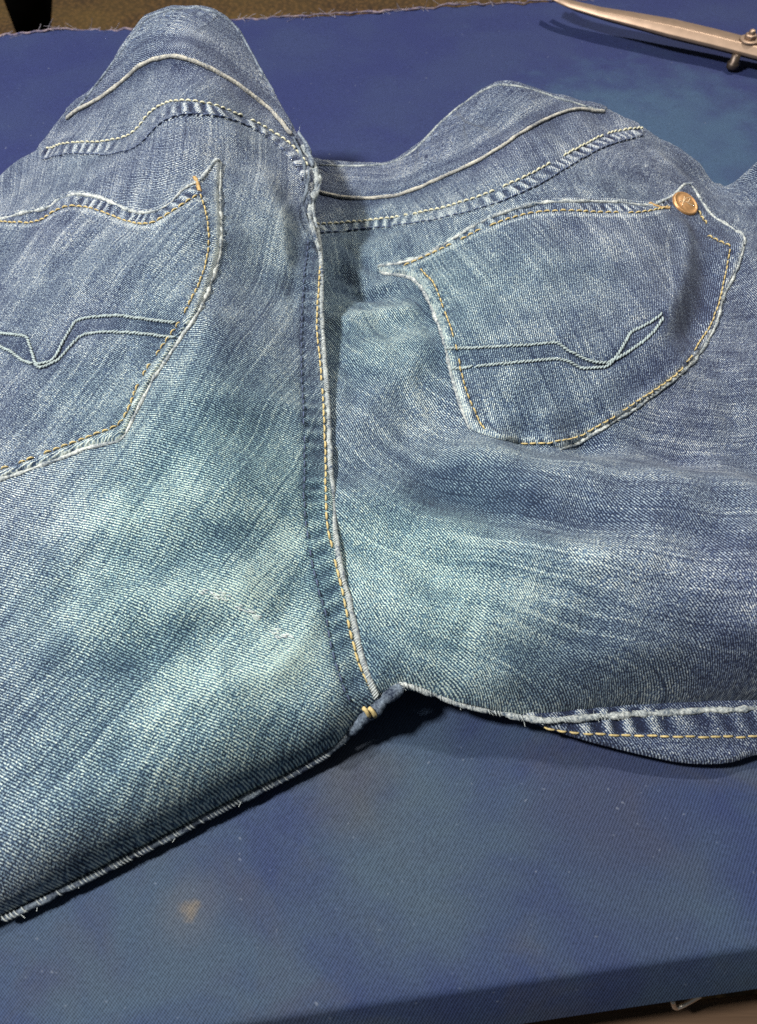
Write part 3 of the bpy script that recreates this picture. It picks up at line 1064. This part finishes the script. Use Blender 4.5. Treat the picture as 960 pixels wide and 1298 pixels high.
# yokes (between waistband and leg panel)
yl = chain(zSL, yokeL2_pix)
YL = Sheet(zSL, mkloop([yl, wpts([(399, 235, .060), (399, 208, .062), (388, 185, .064)]), wpts(WAIST_L), wpts(LEFT_OUT[:1])], .0012), .0009, GL + .25)
yr = chain(zSR, yokeR2_pix)
YR = Sheet(zSR, mkloop([wpts([(385, 285, .024)]), yr, wpts(WAIST_R[:14][::-1])], .0012), .0009, GR - .75)
P_yL, P_yL2 = path_on(zSL, yokeL_pix), path_on(zSL, yokeL2_pix)
P_yR, P_yR2 = path_on(zSR, yokeR_pix), path_on(zSR, yokeR2_pix)
mL = [((a[0] + b[0]) / 2, (a[1] + b[1]) / 2) for a, b in zip(yokeL_pix, yokeL2_pix)]
P_ymL = path_on(zSL, mL)
c1, c2 = catmull(yokeR_pix, 6), catmull(yokeR2_pix, 6)
n = 40
c1 = resample(c1, 1)[np.linspace(0, len(resample(c1, 1)) - 1, n).astype(int)]
c2 = resample(c2, 1)[np.linspace(0, len(resample(c2, 1)) - 1, n).astype(int)]
P_ymR = path_on(zSR, (c1 + c2) / 2)
yokeL = YL.build('yoke', JEANS, .0008, wear_shade_fn(wL, .33), tint_fn(tLf, .05), None,
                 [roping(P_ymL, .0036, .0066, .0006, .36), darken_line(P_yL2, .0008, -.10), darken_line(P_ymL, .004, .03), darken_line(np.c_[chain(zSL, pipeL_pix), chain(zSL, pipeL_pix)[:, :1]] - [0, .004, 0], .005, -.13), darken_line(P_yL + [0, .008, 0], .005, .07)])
yokeR = YR.build('yoke', JEANS, .0008, wear_shade_fn(wR, .33), tint_fn(tRf, .05), None,
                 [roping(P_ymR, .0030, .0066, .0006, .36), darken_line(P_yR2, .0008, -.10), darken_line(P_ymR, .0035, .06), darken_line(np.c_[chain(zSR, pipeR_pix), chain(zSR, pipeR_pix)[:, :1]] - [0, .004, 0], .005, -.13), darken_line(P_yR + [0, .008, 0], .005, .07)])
# waistbands
pl = chain(YL.z, pipeL_pix)
WL = Sheet(YL.z, mkloop([pl, wpts([(372, 165, .068)]), wpts(WAIST_L)], .0014), .0011, GL + .9, along=pl)
pr = chain(YR.z, pipeR_pix)
WR = Sheet(YR.z, mkloop([wpts([(376, 232, .024)]), pr, wpts(WAIST_R[:13][::-1])], .0014), .0011, GR - .7, along=pr)
P_pL, P_pR = path_on(WL.z, pipeL_pix), path_on(WR.z, pipeR_pix)
upL = [(u, v - 12) for u, v in pipeL_pix[1:-1]]
waistL = WL.build('waistband', JEANS, .0008, wear_shade_fn(wL, .32, .14, .0016), tint_fn(tLf, .02), None, [darken_line(P_pL, .0035, -.12), darken_line(P_pL + [0, .020, 0], .006, .10), darken_line(P_pL + [0, .012, 0], .003, -.08)])
waistR = WR.build('waistband', JEANS, .0008, wear_shade_fn(wR, .32, .14, .0016), tint_fn(tRf, .02), None, [darken_line(P_pR, .0035, -.12), darken_line(P_pR + [0, .016, 0], .005, .10), darken_line(P_pR + [0, .010, 0], .003, -.08)])


# ------------------------------------------------ ropes and stitches
def normals(zf, P):
    e = 0.0008
    gx = (zf(P[:, :2] + [e, 0]) - zf(P[:, :2] - [e, 0])) / (2 * e)
    gy = (zf(P[:, :2] + [0, e]) - zf(P[:, :2] - [0, e])) / (2 * e)
    N = np.stack([-gx, -gy, np.ones(len(P))], -1)
    return N / np.linalg.norm(N, axis=1)[:, None]


def rope(name, zf, P, rad, parent, mat, lift=0.3, twist=.0022, label=None, fuzz=0, uneven=.35):
    N = smooth_path(normals(zf, P), 10)
    s = np.r_[0, np.cumsum(np.linalg.norm(np.diff(P, axis=0), axis=1))]
    r = rad * (1 - uneven / 2 + uneven * vnoise(s * 260 + 5, s * 0) + uneven * .35 * (vnoise(s * 900, s * 0 + 8) - .5) + .07 * np.sin(s / twist * 2 * math.pi))
    C = P + N * (rad * lift) + np.stack([vnoise(s * 200, s * 0 + 1) - .5, vnoise(s * 200, s * 0 + 2) - .5, s * 0], -1) * rad * .5
    ends = np.minimum(1, np.minimum(s, s[-1] - s) / (rad * 1.5) + .25)
    V, Q, T = tubes([C], [r * ends], 10)
    o = obj(name, mesh_from(name, V, Q, T), parent, mat)
    if label: o['label'] = label
    if fuzz:
        fray('loose_fibre', C, fuzz, .0016, .00007, FUZZ, o, 1.0, .6)
    return o


def stitches(name, zf, P, parent, mat, length=.0032, gap=.0011, rad=.00035, lift=.5, slant=0.0, miss=0.03, label=None):
    P = P.copy(); P[:, 2] = zf(P[:, :2]); P = smooth_path(P, 2)
    s = np.r_[0, np.cumsum(np.linalg.norm(np.diff(P, axis=0), axis=1))]
    N = smooth_path(normals(zf, P), 8)
    paths, rads = [], []
    a = 0.0
    while a + length < s[-1]:
        if RNG.random() > miss:
            L = length * (0.88 + .24 * RNG.random())
            t = np.linspace(a, a + L, 6)
            p = np.stack([np.interp(t, s, P[:, k]) for k in range(3)], -1)
            nn = np.stack([np.interp(t, s, N[:, k]) for k in range(3)], -1)
            T = p[-1] - p[0]; T /= np.linalg.norm(T) + 1e-9
            B = np.cross(nn.mean(0), T)
            arch = np.array([-.6, .55, 1, 1, .55, -.6])[:, None]
            off = np.linspace(-1, 1, 6)[:, None] * B * slant + B * RNG.normal(0, .00010)
            paths.append(p + nn * arch * rad * lift * 1.4 + off)
            rads.append(rad * np.array([.7, 1, 1.08, 1.08, 1, .7]) * (.9 + .2 * RNG.random()))
        a += length + gap
    V, Q, T = tubes(paths, rads, 6)
    o = obj(name, mesh_from(name, V, Q, T), parent, mat)
    o['kind'] = 'stuff'
    if label: o['label'] = label
    return o


rope('piping', WL.z, P_pL, .0011, waistL, PIPING, .2, .0019, uneven=.25)
rope('piping', WR.z, P_pR, .0010, waistR, PIPING, .2, .0019, uneven=.25)
stitches('topstitching', YL.z, P_yL, yokeL, THREAD_C, .0030, .0007, .00046, 1.0)
stitches('topstitching', YL.z, P_yL2 + [0, .0008, 0], yokeL, THREAD_B, .0030, .0012, .00035)
stitches('topstitching', YR.z, P_yR, yokeR, THREAD_C, .0030, .0006, .00050, 1.1)
stitches('topstitching', YR.z, P_yR2 + [0, .0008, 0], yokeR, THREAD_B, .0030, .0012, .00035)
wedgeL = path_on(WL.z, [(92, 146), (116, 115), (140, 84), (160, 57), (184, 26), (208, 15), (240, 10), (266, 14), (290, 26), (308, 47), (328, 84), (348, 117)])
wedgeR = path_on(WR.z, [(404, 209), (430, 210), (465, 210), (500, 205), (530, 186), (560, 154), (595, 126), (630, 108), (668, 112), (704, 123), (740, 134), (764, 141)])
rope('top_edge_fold', WL.z, wedgeL, .0008, waistL, ROPE_DARK, -.3)
rope('top_edge_fold', WR.z, wedgeR, .0008, waistR, ROPE, -.3)

# seat seam: pale folded edge, gold stitches, blue stitches
seam_edge_pix = [(u, v) for u, v in SEAM[:14]]
P_se = wpts(seamL[:14]); P_se = catmull(np.c_[P_se, SEAM_ZL[:14]], .0006)
SEAMOBJ = rope('seat_seam', SL.z, P_se - [0.0006, 0, 0.0010], .0011, JEANS, ROPE, .1, .0016, 'pale worn folded edge of the seat seam')
stitches('topstitching', SL.z, P_yel, SEAMOBJ, THREAD_Y, .0034, .0008, .00042)
stitches('topstitching', SL.z, P_band, SEAMOBJ, THREAD_B, .0030, .0012, .0003)
# crumpled knot of the seam near the waist
P_k = wpts([(405, 318, .053), (398, 296, .056), (392, 272, .059), (397, 250, .060), (401, 232, .061), (398, 212, .063), (390, 195, .065), (383, 184, .067)])
P_k = catmull(np.c_[P_k, [.053, .056, .058, .060, .0615, .063, .065, .067]], .0005)
rope('seam_crumple', SL.z, P_k, .0015, JEANS, ROPE, .1, .0045, 'crumpled white worn end of the seat seam', 160, .9)
P_k2 = catmull(np.c_[wpts([(396, 300, .055), (384, 264, .060), (390, 240, .062), (392, 216, .064)]), [.056, .061, .063, .065]], .0005)
rope('seam_crumple', SL.z, P_k2, .0009, JEANS, ROPE_MID, .2, .004, None, 40, .8)

for (pp, zz_, rr_, mm_) in (([(402, 292), (396, 262), (404, 240), (405, 222)], [.0555, .0585, .0595, .0605], .0010, ROPE),
                            ([(372, 176), (384, 205), (388, 236), (394, 262)], [.0675, .0655, .0625, .0595], .0008, ROPE_MID),
                            ([(378, 170), (390, 190), (396, 214)], [.0690, .0665, .0640], .0012, ROPE_DARK)):
    pc = catmull(np.c_[wpts([(u, v, z) for (u, v), z in zip(pp, zz_)]), np.array(zz_) + .001], .0005)
    rope('seam_crumple', SL.z, pc, rr_, JEANS, mm_, .2, .004, None, 30, .9)

# scratchy pale darning threads left of the seat seam
dp = []
for (q_,) in DARN:
    u_, v_ = q_
    L_ = random.uniform(4, 10)
    dp.append(smooth_path(hit(SL.z, np.linspace(u_, u_ + L_, 5), np.linspace(v_, v_ + L_ * random.uniform(.15, .6), 5)), 1) + [0, 0, .0002])
V, Q, T = tubes(dp, [.00019] * len(dp), 5)
dn_ = obj('darning_thread', mesh_from('darning_thread', V, Q, T), legL, simple('darn_thread', (0.46, 0.50, 0.50), .9))
dn_['kind'] = 'stuff'

# inseams
lb = np.array(LEFT_BOT)
P_il = catmull(np.c_[unproj(lb[:, 0], lb[:, 1], lb[:, 2] * 0 + .004), lb[:, 2] * 0 + .0035 + np.r_[np.zeros(5), .003, .008]], .0006)
INS_L = rope('inseam', lambda xy: np.full(len(xy), .004), P_il + [.0008, -.0014, 0.0002], .0013, JEANS, ROPE_MID, 0, .0017, 'dark corded inseam edge lying on the table', 120)
rb = np.array(RIGHT_BOT[::-1])
P_ir = catmull(np.c_[unproj(rb[:, 0], rb[:, 1], rb[:, 2]) - np.c_[rb[:, 0] * 0, .0030 * sm(620, 720, rb[:, 0])], rb[:, 2] - .001 + .0015 * sm(620, 720, rb[:, 0])], .0006)
INS_R = rope('inseam', SR.z, P_ir, .0011, JEANS, ROPE_PALE, -.1, .003, 'pale frayed inseam edge above the dark gap', 260, .8)
def whip(name, P, rad, parent, mat, pitch, tr, cover=.8):
    """thread wound round a cord"""
    s_ = np.r_[0, np.cumsum(np.linalg.norm(np.diff(P, axis=0), axis=1))]
    Tn = np.gradient(P, axis=0); Tn /= np.linalg.norm(Tn, axis=1)[:, None]
    B_ = np.cross(Tn, [0, 0, 1.]); B_ /= np.linalg.norm(B_, axis=1)[:, None]
    N_ = np.cross(B_, Tn)
    paths = []
    a_ = 0.0
    while a_ < s_[-1] - pitch * 2:
        if RNG.random() < cover:
            th = np.linspace(-1.7, 1.7, 8)
            t_ = a_ + (th + 1.7) / 3.4 * pitch * 1.5
            I = lambda M: np.stack([np.interp(t_, s_, M[:, k]) for k in range(3)], -1)
            paths.append(I(P) + rad * (np.sin(th)[:, None] * I(B_) + np.cos(th)[:, None] * I(N_)))
        a_ += pitch * (.85 + .3 * RNG.random())
    V, Q, T = tubes(paths, [tr] * len(paths), 5)
    o = obj(name, mesh_from(name, V, Q, T), parent, mat)
    o['kind'] = 'stuff'
    return o


THREAD_W = simple('white_thread', (0.34, 0.37, 0.37), 0.85, nscale=900, namp=.4)
whip('overlock_thread', P_il + [.0008, -.0014, 0.0002], .0013, INS_L, THREAD_W, .0013, .00026, .6)
whip('overlock_thread', P_ir, .0011, INS_R, THREAD_W, .0014, .00026, .45)
whip('overlock_thread', P_se - [0.0006, 0, 0.0010], .0011, SEAMOBJ, THREAD_W, .0010, .00026, .75)
# crotch joint between both inseams
P_cj = catmull(np.c_[wpts([(440, 934, .008), (454, 918, .012), (470, 903, .017), (486, 890, .020), (500, 876, .022), (512, 869, .022)]), [.009, .0125, .0165, .0195, .0215, .021]], .0005)
CJ = rope('crotch_joint', SL.z, P_cj, .0023, JEANS, make_rope('joint_dark', (0.012, 0.018, 0.035), (0.16, 0.20, 0.25)), 0, .003, 'dark bulky joint where the inseams meet', 50, .5)
for du in (-3.5, 4):
    a = np.append(unproj(464 + du, 897, .0215), .0212); b = np.append(unproj(472 + du, 908, .0185), .0182)
    t = np.linspace(0, 1, 6)[:, None]
    p = a * (1 - t) + b * t + np.array([0, 0, 1]) * np.sin(t * math.pi) * .0012
    V, Q, T = tubes([p], [.0008], 8)
    obj('bartack', mesh_from('bartack', V, Q, T), CJ, THREAD_Y)

# right leg inseam flap showing below the leg
FL = [(640, 903, .010), (700, 926, .008), (760, 944, .006), (820, 959, .005), (870, 968, .004), (920, 968, .004), (955, 958, .004), (1010, 945, .004), (1010, 880, .012),
      (955, 880, .012), (850, 882, .012), (760, 886, .012), (690, 888, .012), (650, 895, .011)]
fa = np.array(FL)
TF = TPS(unproj(fa[:, 0], fa[:, 1], fa[:, 2]), fa[:, 2] + .0035, 1e-6)
zF = lambda xy: np.clip(TF(xy) + (vnoise(xy[:, 0] * 90, xy[:, 1] * 90) - .5) * .0012, .003, .02)
SF = Sheet(zF, mkloop([catmull(unproj(fa[:9, 0], fa[:9, 1], fa[:9, 2]), .003), unproj(fa[9:, 0], fa[9:, 1], fa[9:, 2])], .004), 0, GR + .2, .003)
P_f1 = path_on(SF.z, [(690, 922), (720, 928), (770, 931), (830, 933), (900, 934), (975, 933)])
P_f0 = path_on(SF.z, [(655, 908), (700, 914), (770, 914), (830, 913), (900, 912), (975, 911)])
flap = SF.build('inseam_flap', JEANS, .0006, wear_shade_fn(lambda xy: np.zeros(len(xy)), .24, .1), tint_fn(lambda xy: np.zeros(len(xy)), .05), 'dark inseam flap with pale puckers and gold stitching',
                [roping(P_f0, .0045, .0098, .0007, .58), darken_line(P_f1, .002, .05)])
stitches('topstitching', SF.z, P_f1, flap, THREAD_Y, .0040, .0008, .00042)

# front half of the jeans lying flat under the back
fr = [(u, v) for u, v in [(360, 190), (240, 75), (110, 175), (0, 290), (-150, 470), (-220, 900), (0, 1100), (250, 985), (420, 880), (470, 820), (560, 830), (800, 840), (1050, 830),
                          (1150, 500), (1000, 260), (860, 215), (700, 150), (600, 165), (500, 220)]]
fr = np.array(fr, float)
lf = resample(np.vstack([unproj(fr[:, 0], fr[:, 1], .004), unproj(fr[:1, 0], fr[:1, 1], .004)]), .004)[:-1]
lf = np.c_[lf, np.full(len(lf), .003), np.zeros(len(lf))]
SFr = Sheet(lambda xy: .0035 + .002 * vnoise(xy[:, 0] * 40, xy[:, 1] * 40), lf, 0, GL, .002)
SFr.build('front_panel', JEANS, .004, wear_shade_fn(lambda xy: np.zeros(len(xy)), .30), tint_fn(lambda xy: np.zeros(len(xy)), .0), 'underside layer of the jeans flat on the table')

# ------------------------------------------------ back pockets
def pocket(zf, outline, hem, side_st, arc_up, arc_lo, grain, wear_shade, tint, label, lines, edges, hem_sides):
    c = []
    for seg in outline:
        c.append(catmull(seg, 4))
    pix = np.vstack(c)
    P = smooth_path(hit(zf, pix[:, 0], pix[:, 1]), 1)[:, :2]
    lp = mkloop([P], .0013, .0008)
    PK = Sheet(zf, lp, .0026, grain)
    PK.rim = .0003
    ph = path_on(PK.z, hem)
    pmid = path_on(PK.z, [(u, v + hem_sides) for u, v in hem])
    bands = [roping(pmid, .0026, .0056, .0004, .30), darken_line(path_on(PK.z, [(u, v + 4) for u, v in hem]), .0013, .24)]
    for s in side_st:
        ps = path_on(PK.z, s)
        bands.append(roping(ps, .0026, .0075, .0, .13))
        bands.append(darken_line(ps, .0007, -.08))
    pau, pal = path_on(PK.z, arc_up, 2), path_on(PK.z, arc_lo, 2)
    na = np.linspace(0, 1, 40)
    pam = np.stack([(pau[(na * (len(pau) - 1)).astype(int)][:, k] + pal[(na * (len(pal) - 1)).astype(int)][:, k]) / 2 for k in range(3)], -1)
    bands.append(darken_line(pam, .0030, -.15))
    for q in (pau, pal):
        bands.append(darken_line(q, .0020, -.12))
    for (lp_, w_, a_) in (lines or []):
        bands.append(darken_line(path_on(PK.z, lp_, 4, .0015), w_, a_))
    o = PK.build('back_pocket', JEANS, .0007, wear_shade, tint, label, bands)
    for e in edges:
        pe = path_on(PK.z, e, 3)
        rope('edge_fold', PK.z, pe - [0, 0, .0003], .00085, o, ROPE_PALE, .1, .0017, None, 50, .9)
    stitches('topstitching', PK.z, ph, o, THREAD_Y, .0034, .0007, .0004, 1.0)
    for s in side_st:
        stitches('topstitching', PK.z, path_on(PK.z, s), o, THREAD_Y, .0030, .0008, .00036, 1.1, miss=.05)
    stitches('decorative_stitching', PK.z, pau, o, THREAD_P, .0019, -.0003, .00042, .25, .0006, .01, 'pale arched twin stitching')
    stitches('decorative_stitching', PK.z, pal, o, THREAD_P, .0019, -.0003, .00042, .25, .0006, .01, 'pale arched twin stitching')
    return o, PK


outL = [[(-60, 282), (0, 278), (24, 271), (61, 263), (75, 253), (98, 246), (129, 251), (163, 266), (193, 269), (217, 256), (234, 238), (251, 231), (268, 210), (273, 203)],
        [(280, 204), (278, 248), (280, 292), (277, 326), (268, 356), (251, 397), (234, 421), (214, 451), (193, 482), (176, 516), (159, 550)],
        [(152, 558), (112, 567), (68, 584), (0, 608), (-50, 625)], [(-90, 560), (-100, 420), (-80, 320)]]
hemL = [(-40, 281), (0, 282), (47, 281), (71, 267), (92, 261), (122, 266), (163, 281), (190, 284), (217, 269), (251, 247)]
pkL, PKL = pocket(zSL, outL, hemL,
                  [[(254, 246), (263, 278), (264, 319), (254, 356), (234, 397), (217, 424), (190, 461), (173, 492), (163, 519), (150, 539), (119, 551), (51, 577), (0, 595), (-40, 608)]],
                  [(222, 409), (190, 405), (149, 400), (115, 402), (97, 406), (94, 409), (80, 433), (70, 453), (66, 457), (51, 461), (33, 459), (14, 446), (0, 439), (-30, 434)],
                  [(222, 428), (170, 422), (129, 421), (104, 425), (99, 428), (75, 455), (70, 459), (50, 466), (47, 466), (41, 448), (35, 428), (32, 426), (0, 422), (-30, 420)],
                  GL + .12, wear_shade_fn(wL, .35, .42, .0018), tint_fn(tLf, .12), 'patch pocket with wavy opening and arched stitching, beside the seat seam band',
                  None, [outL[1][0:1] + outL[1][1:] , [(159, 550)] + outL[2], outL[0] + [(279, 205)]], -7)
outR = [[(479, 338), (528, 328), (564, 309), (601, 286), (637, 270), (684, 257), (736, 255), (783, 256), (825, 260), (851, 249), (869, 233)],
        [(877, 234), (892, 260), (905, 275)], [(924, 286), (942, 299)], [(943, 312), (931, 348), (918, 372), (908, 408), (892, 440), (871, 466), (843, 489), (804, 518), (767, 541), (736, 559), (710, 570)],
        [(668, 564), (632, 557), (611, 550)], [(596, 544), (582, 507), (572, 471), (562, 429), (549, 393), (533, 361), (517, 350), (496, 348), (481, 343)]]
hemR = [(512, 337), (559, 316), (606, 293), (647, 277), (689, 268), (731, 268), (793, 270), (825, 268), (848, 262)]
pkR, PKR = pocket(zSR, outR, hemR,
                  [[(533, 341), (551, 361), (567, 403), (580, 445), (588, 486), (603, 523), (616, 549)],
                   [(661, 562), (705, 561), (752, 544), (793, 518), (825, 497), (861, 471), (887, 434), (905, 403), (918, 356), (926, 313)],
                   [(926, 312), (908, 304), (892, 296)], [(885, 267), (890, 274), (896, 284)]],
                  [(564, 442), (616, 440), (668, 437), (703, 434), (708, 435), (726, 447), (750, 458), (755, 459), (772, 459), (798, 445), (825, 424), (843, 400)],
                  [(572, 468), (616, 463), (668, 458), (710, 455), (734, 465), (738, 467), (768, 465), (772, 463), (786, 446), (799, 422), (803, 419), (825, 408), (843, 395)],
                  GR - .72, wear_shade_fn(wR, .35, .42, .0018), tint_fn(tRf, .12), 'patch pocket with a copper rivet at its upper corner',
                  [([(886, 296), (893, 350), (878, 410), (846, 456), (800, 492)], .0085, -.15), ([(850, 284), (846, 320), (852, 360), (850, 400)], .0011, .16),  # shade and dye of the folded side painted darker, beside pale creases
                   ([(866, 300), (866, 350), (858, 400), (836, 436)], .0016, .10)], [outR[5], [(869, 233)] + outR[1] + outR[2] + [(943, 310)], outR[3], outR[0]], -6)


# bartacks at the pocket corners
def bartack(PK, pix, parent, n=7, w=.0008):
    P = path_on(PK.z, pix, 2, .0004)
    stitches('bartack', PK.z, P, parent, THREAD_O, .0014, -.0006, .00042, .7, w, 0)


bartack(PKL, [(247, 224), (251, 234), (254, 244)], pkL)
bartack(PKR, [(823, 257), (836, 263), (850, 264)], pkR)

# copper rivet with its stamped mark
c = hit(PKR.z, 868, 259)[0]
nrm = normals(PKR.z, c[None])[0]
dz = hit(PKR.z, [856, 880, 868, 868], [259, 259, 252, 266])
nrm = np.cross(dz[1] - dz[0], dz[2] - dz[3]); nrm /= np.linalg.norm(nrm)
if nrm[2] < 0: nrm = -nrm
rx = np.array([1, .22, 0]); rx -= nrm * (rx @ nrm); rx /= np.linalg.norm(rx)
ry = np.cross(nrm, rx)
R0 = 15.5 / FPX * np.linalg.norm(c - [0, 0, CAM_H])
prof = [(1.0, -.25), (1.03, .05), (.98, .16), (.90, .20), (.84, .15), (.6, .20), (.3, .23), (0.02, .24)]
SEG = 36
V, Q = [], []
for (pr_, ph_) in prof:
    for a in range(SEG):
        t = a * 2 * math.pi / SEG
        V.append(c + R0 * pr_ * (math.cos(t) * rx + math.sin(t) * ry) + nrm * R0 * ph_)
for i in range(len(prof) - 1):
    for a in range(SEG):
        b = (a + 1) % SEG
        Q.append((i * SEG + a, i * SEG + b, (i + 1) * SEG + b, (i + 1) * SEG + a))
RIV = obj('rivet', mesh_from('rivet', V, Q), pkR, COPPER)
RIV['label'] = 'round copper rivet stamped with a letter mark'
marks = [[(-.62, -.38), (-.30, .10), (.0, .55)], [(-.72, .05), (-.25, .02), (.1, -.02), (.55, .40)], [(-.05, .0), (.25, -.2), (.62, -.35)], [(-.35, -.05), (.05, .35), (.62, .52)]]
paths = []
for m_ in marks:
    pts = catmull(np.array(m_, float), .06)
    paths.append(np.array([c + R0 * .86 * (p[0] * rx + p[1] * ry) + nrm * R0 * .21 for p in pts]))
V, Q, T = tubes(paths, [R0 * .055] * len(paths), 6)
obj('stamped_mark', mesh_from('stamped_mark', V, Q, T), RIV, COPPER_L)

# ================================================================== SHEARS
def blade(name, parent, pts, z0, z1, mat):
    """pts: outline left/right edge rows (tip to heel): (edge A xy, spine xy, edge B xy), heights z bottom/top"""
    V, Q = [], []
    for (A, C, B, zb, h) in pts:
        V += [(*A, zb), (*A, zb + h * .35), (*C, zb + h), (*B, zb + h * .92), (*B, zb)]
    n = len(pts)
    for i in range(n - 1):
        for j in range(5):
            a, b = i * 5 + j, i * 5 + (j + 1) % 5
            Q.append((a, b, b + 5, a + 5))
    V_ = np.array(V)
    T = [(0, 1, 2), (0, 2, 3), (0, 3, 4)]
    e = (n - 1) * 5
    T += [(e, e + 2, e + 1), (e, e + 3, e + 2), (e, e + 4, e + 3)]
    me = mesh_from(name, V_, Q, T, smooth=False)
    o = obj(name, me, parent, mat)
    bv = o.modifiers.new('bevel', 'BEVEL'); bv.width = .0005; bv.segments = 2
    return o


ZB = 0.020
tip = unproj(698, -2, .010); heel = unproj(948, 62, ZB)
SHE = empty('shears', (float(heel[0]), float(heel[1]), 0))
tag(SHE, 'metal shears with bolted pivot lying on the blue cloth beside the jeans', 'shears')
rows = []
low = [(697, -2, .0175), (708, 5, .017), (722, 11, .0165), (760, 23, .0155), (800, 34, .0145), (850, 48, .013), (900, 60, .0115), (950, 73, .0105), (1000, 86, .0095), (1060, 101, .009)]
for (u, v, zb) in low:
    f_ = min(1, max(.42, (u - 655) / 190))
    A = unproj(u, v, zb)                       # near edge
    wid = .0195 * f_ ** .8
    d = np.array([.28, .96])
    B = A + d * wid
    C = A + d * wid * .22
    rows.append((A, C, B, zb, .0006 + .0064 * f_))
blade('blade', SHE, rows, 0, 0, STEEL)
rows2 = [(A + [.008, .004], C + [.008, .004], B + [.009, .001], zb - .0042, .0035) for i, (A, C, B, zb, h) in enumerate(rows)]
lower = blade('lower_blade', SHE, rows2, 0, 0, STEEL_D)


def ring_solid(center, prof, seg, rot=0):
    V, Q, T = [], [], []
    for (r, z) in prof:
        for a in range(seg):
            t = rot + a * 2 * math.pi / seg
            V.append((center[0] + r * math.cos(t), center[1] + r * math.sin(t), center[2] + z))
    for i in range(len(prof) - 1):
        for a in range(seg):
            b = (a + 1) % seg
            Q.append((i * seg + a, i * seg + b, (i + 1) * seg + b, (i + 1) * seg + a))
    e = (len(prof) - 1) * seg
    T += [(0, a + 1, a) for a in range(1, seg - 1)] + [(e, e + a, e + a + 1) for a in range(1, seg - 1)]
    return V, Q, T


bA, bC, bB, bz, bh = rows[7]
bc = np.append(bC * .45 + bB * .55 - [.003, 0], bz + bh + .0008)
for nm, prof, seg in (('washer', [(.0080, -.001), (.0080, .0006), (.0074, .001)], 28),
                      ('nut', [(.0046, .001), (.0048, .0015), (.0048, .0038), (.0040, .0044)], 6),
                      ('bolt', [(.0026, .0042), (.0026, .0060), (.0021, .0070), (.0010, .0075)], 20)):
    V, Q, T = ring_solid(bc, prof, seg, .3)
    o = obj(nm, mesh_from(nm, V, Q, T, smooth=(seg > 8)), SHE, STEEL)
    bv = o.modifiers.new('bevel', 'BEVEL'); bv.width = .0004; bv.segments = 2
V, Q, T = ring_solid((bA[0] - .009, bA[1] + .004, .0005), [(.0040, 0), (.0048, .0015), (.0048, .0045), (.0034, .0055), (.0034, .0105)], 18)
obj('bolt_head', mesh_from('bolt_head', V, Q, T), SHE, STEEL_D)
# handles run out of the picture to the right
e1 = rows[-1][1]
for sgn in (1, -1):
    t = np.linspace(0, 1, 14)[:, None]
    path = np.c_[e1[0] + .06 * t, e1[1] - .02 * t + sgn * .012 * np.sin(t * 2), .0095 + .001 * t + .003 * sgn]
    ang = np.linspace(0, 2 * math.pi, 40)
    cx, cy = path[-1, 0] + .035, path[-1, 1] + sgn * .018
    ringp = np.stack([cx - .034 * np.cos(ang), cy + .020 * np.sin(ang), np.full(40, .0105 + .003 * sgn)], -1)
    V, Q, T = tubes([path, ringp], [np.linspace(.006, .0045, 14), .0045], 10)
    obj('handle', mesh_from('handle', V, Q, T), SHE, STEEL_D)

# ================================================================== THINGS ROUND THE TABLE
# black tapered wedge behind the table
z_wedge = FLZ
a0, a1 = unproj(-8, -30, -.10), unproj(60, -30, -.10)
b0, b1 = unproj(22, 48, -.30), unproj(52, 48, -.30)
V = []
for (p, q, z) in ((a0, a1, -.10), (b0, b1, FLZ)):
    V += [(p[0], p[1], z), (q[0], q[1], z), (q[0], q[1] + .04, z), (p[0], p[1] + .04, z)]
leg = mesh_from('black_wedge', V, [(0, 1, 2, 3), (7, 6, 5, 4), (0, 4, 5, 1), (1, 5, 6, 2), (2, 6, 7, 3), (3, 7, 4, 0)], smooth=False)
o = obj('black_wedge', leg, None, simple('wedge_black', (0.003, 0.003, 0.003), 0.9, 0, 0.0, nscale=40, namp=.3))
o.modifiers.new('bevel', 'BEVEL').width = .002
tag(o, 'black tapered wedge standing on the brown carpet behind the table', 'leg')

# brown wooden rail under the front edge
r0 = unproj(np.array([300., 700, 960, 1400]), np.array([1330., 1285, 1260, 1215]), -.05)
V = []
for (x, y) in r0:
    V += [(x, y, -.05), (x, y - .06, -.05), (x, y - .06, -.075), (x, y, -.075)]
Q = []
for i in range(3):
    for j in range(4):
        a, b = i * 4 + j, i * 4 + (j + 1) % 4
        Q.append((a, b, b + 4, a + 4))
k = NT('brown_wood')
tc = k.n('ShaderNodeTexCoord').outputs['Object']
g = k.noise(k.vmul(tc, (6, 220, 60)), 1.0, 4, 0.6)
k.l(k.mix(k.mapr(g, .3, .7, 0, 1), (0.05, 0.028, 0.015, 1), (0.12, 0.07, 0.04, 1)), k.b.inputs['Base Color'])
k.b.inputs['Roughness'].default_value = .55
rail = obj('wooden_rail', mesh_from('wooden_rail', V, Q + [(0, 1, 2, 3), (12, 15, 14, 13)], smooth=False), None, k.m)
rail.modifiers.new('bevel', 'BEVEL').width = .002
tag(rail, 'brown wooden rail below the front edge of the table', 'rail')
# wire hook hanging beside the rail
hp = [(846, 1270), (856, 1277), (866, 1274), (880, 1263)]
hp = np.array([np.append(unproj(u, v, -.036), -.036) for u, v in hp])
hp[0, 2] = -.030; hp[-1, 2] = -.030
V, Q, T = tubes([catmull(hp, .0006)], [.0009], 8)
hk = obj('wire_hook', mesh_from('wire_hook', V, Q, T), None, simple('hook_wire', (0.55, 0.48, 0.40), .35, .8))
tag(hk, 'small bent wire hook under the front edge of the cloth', 'hook')
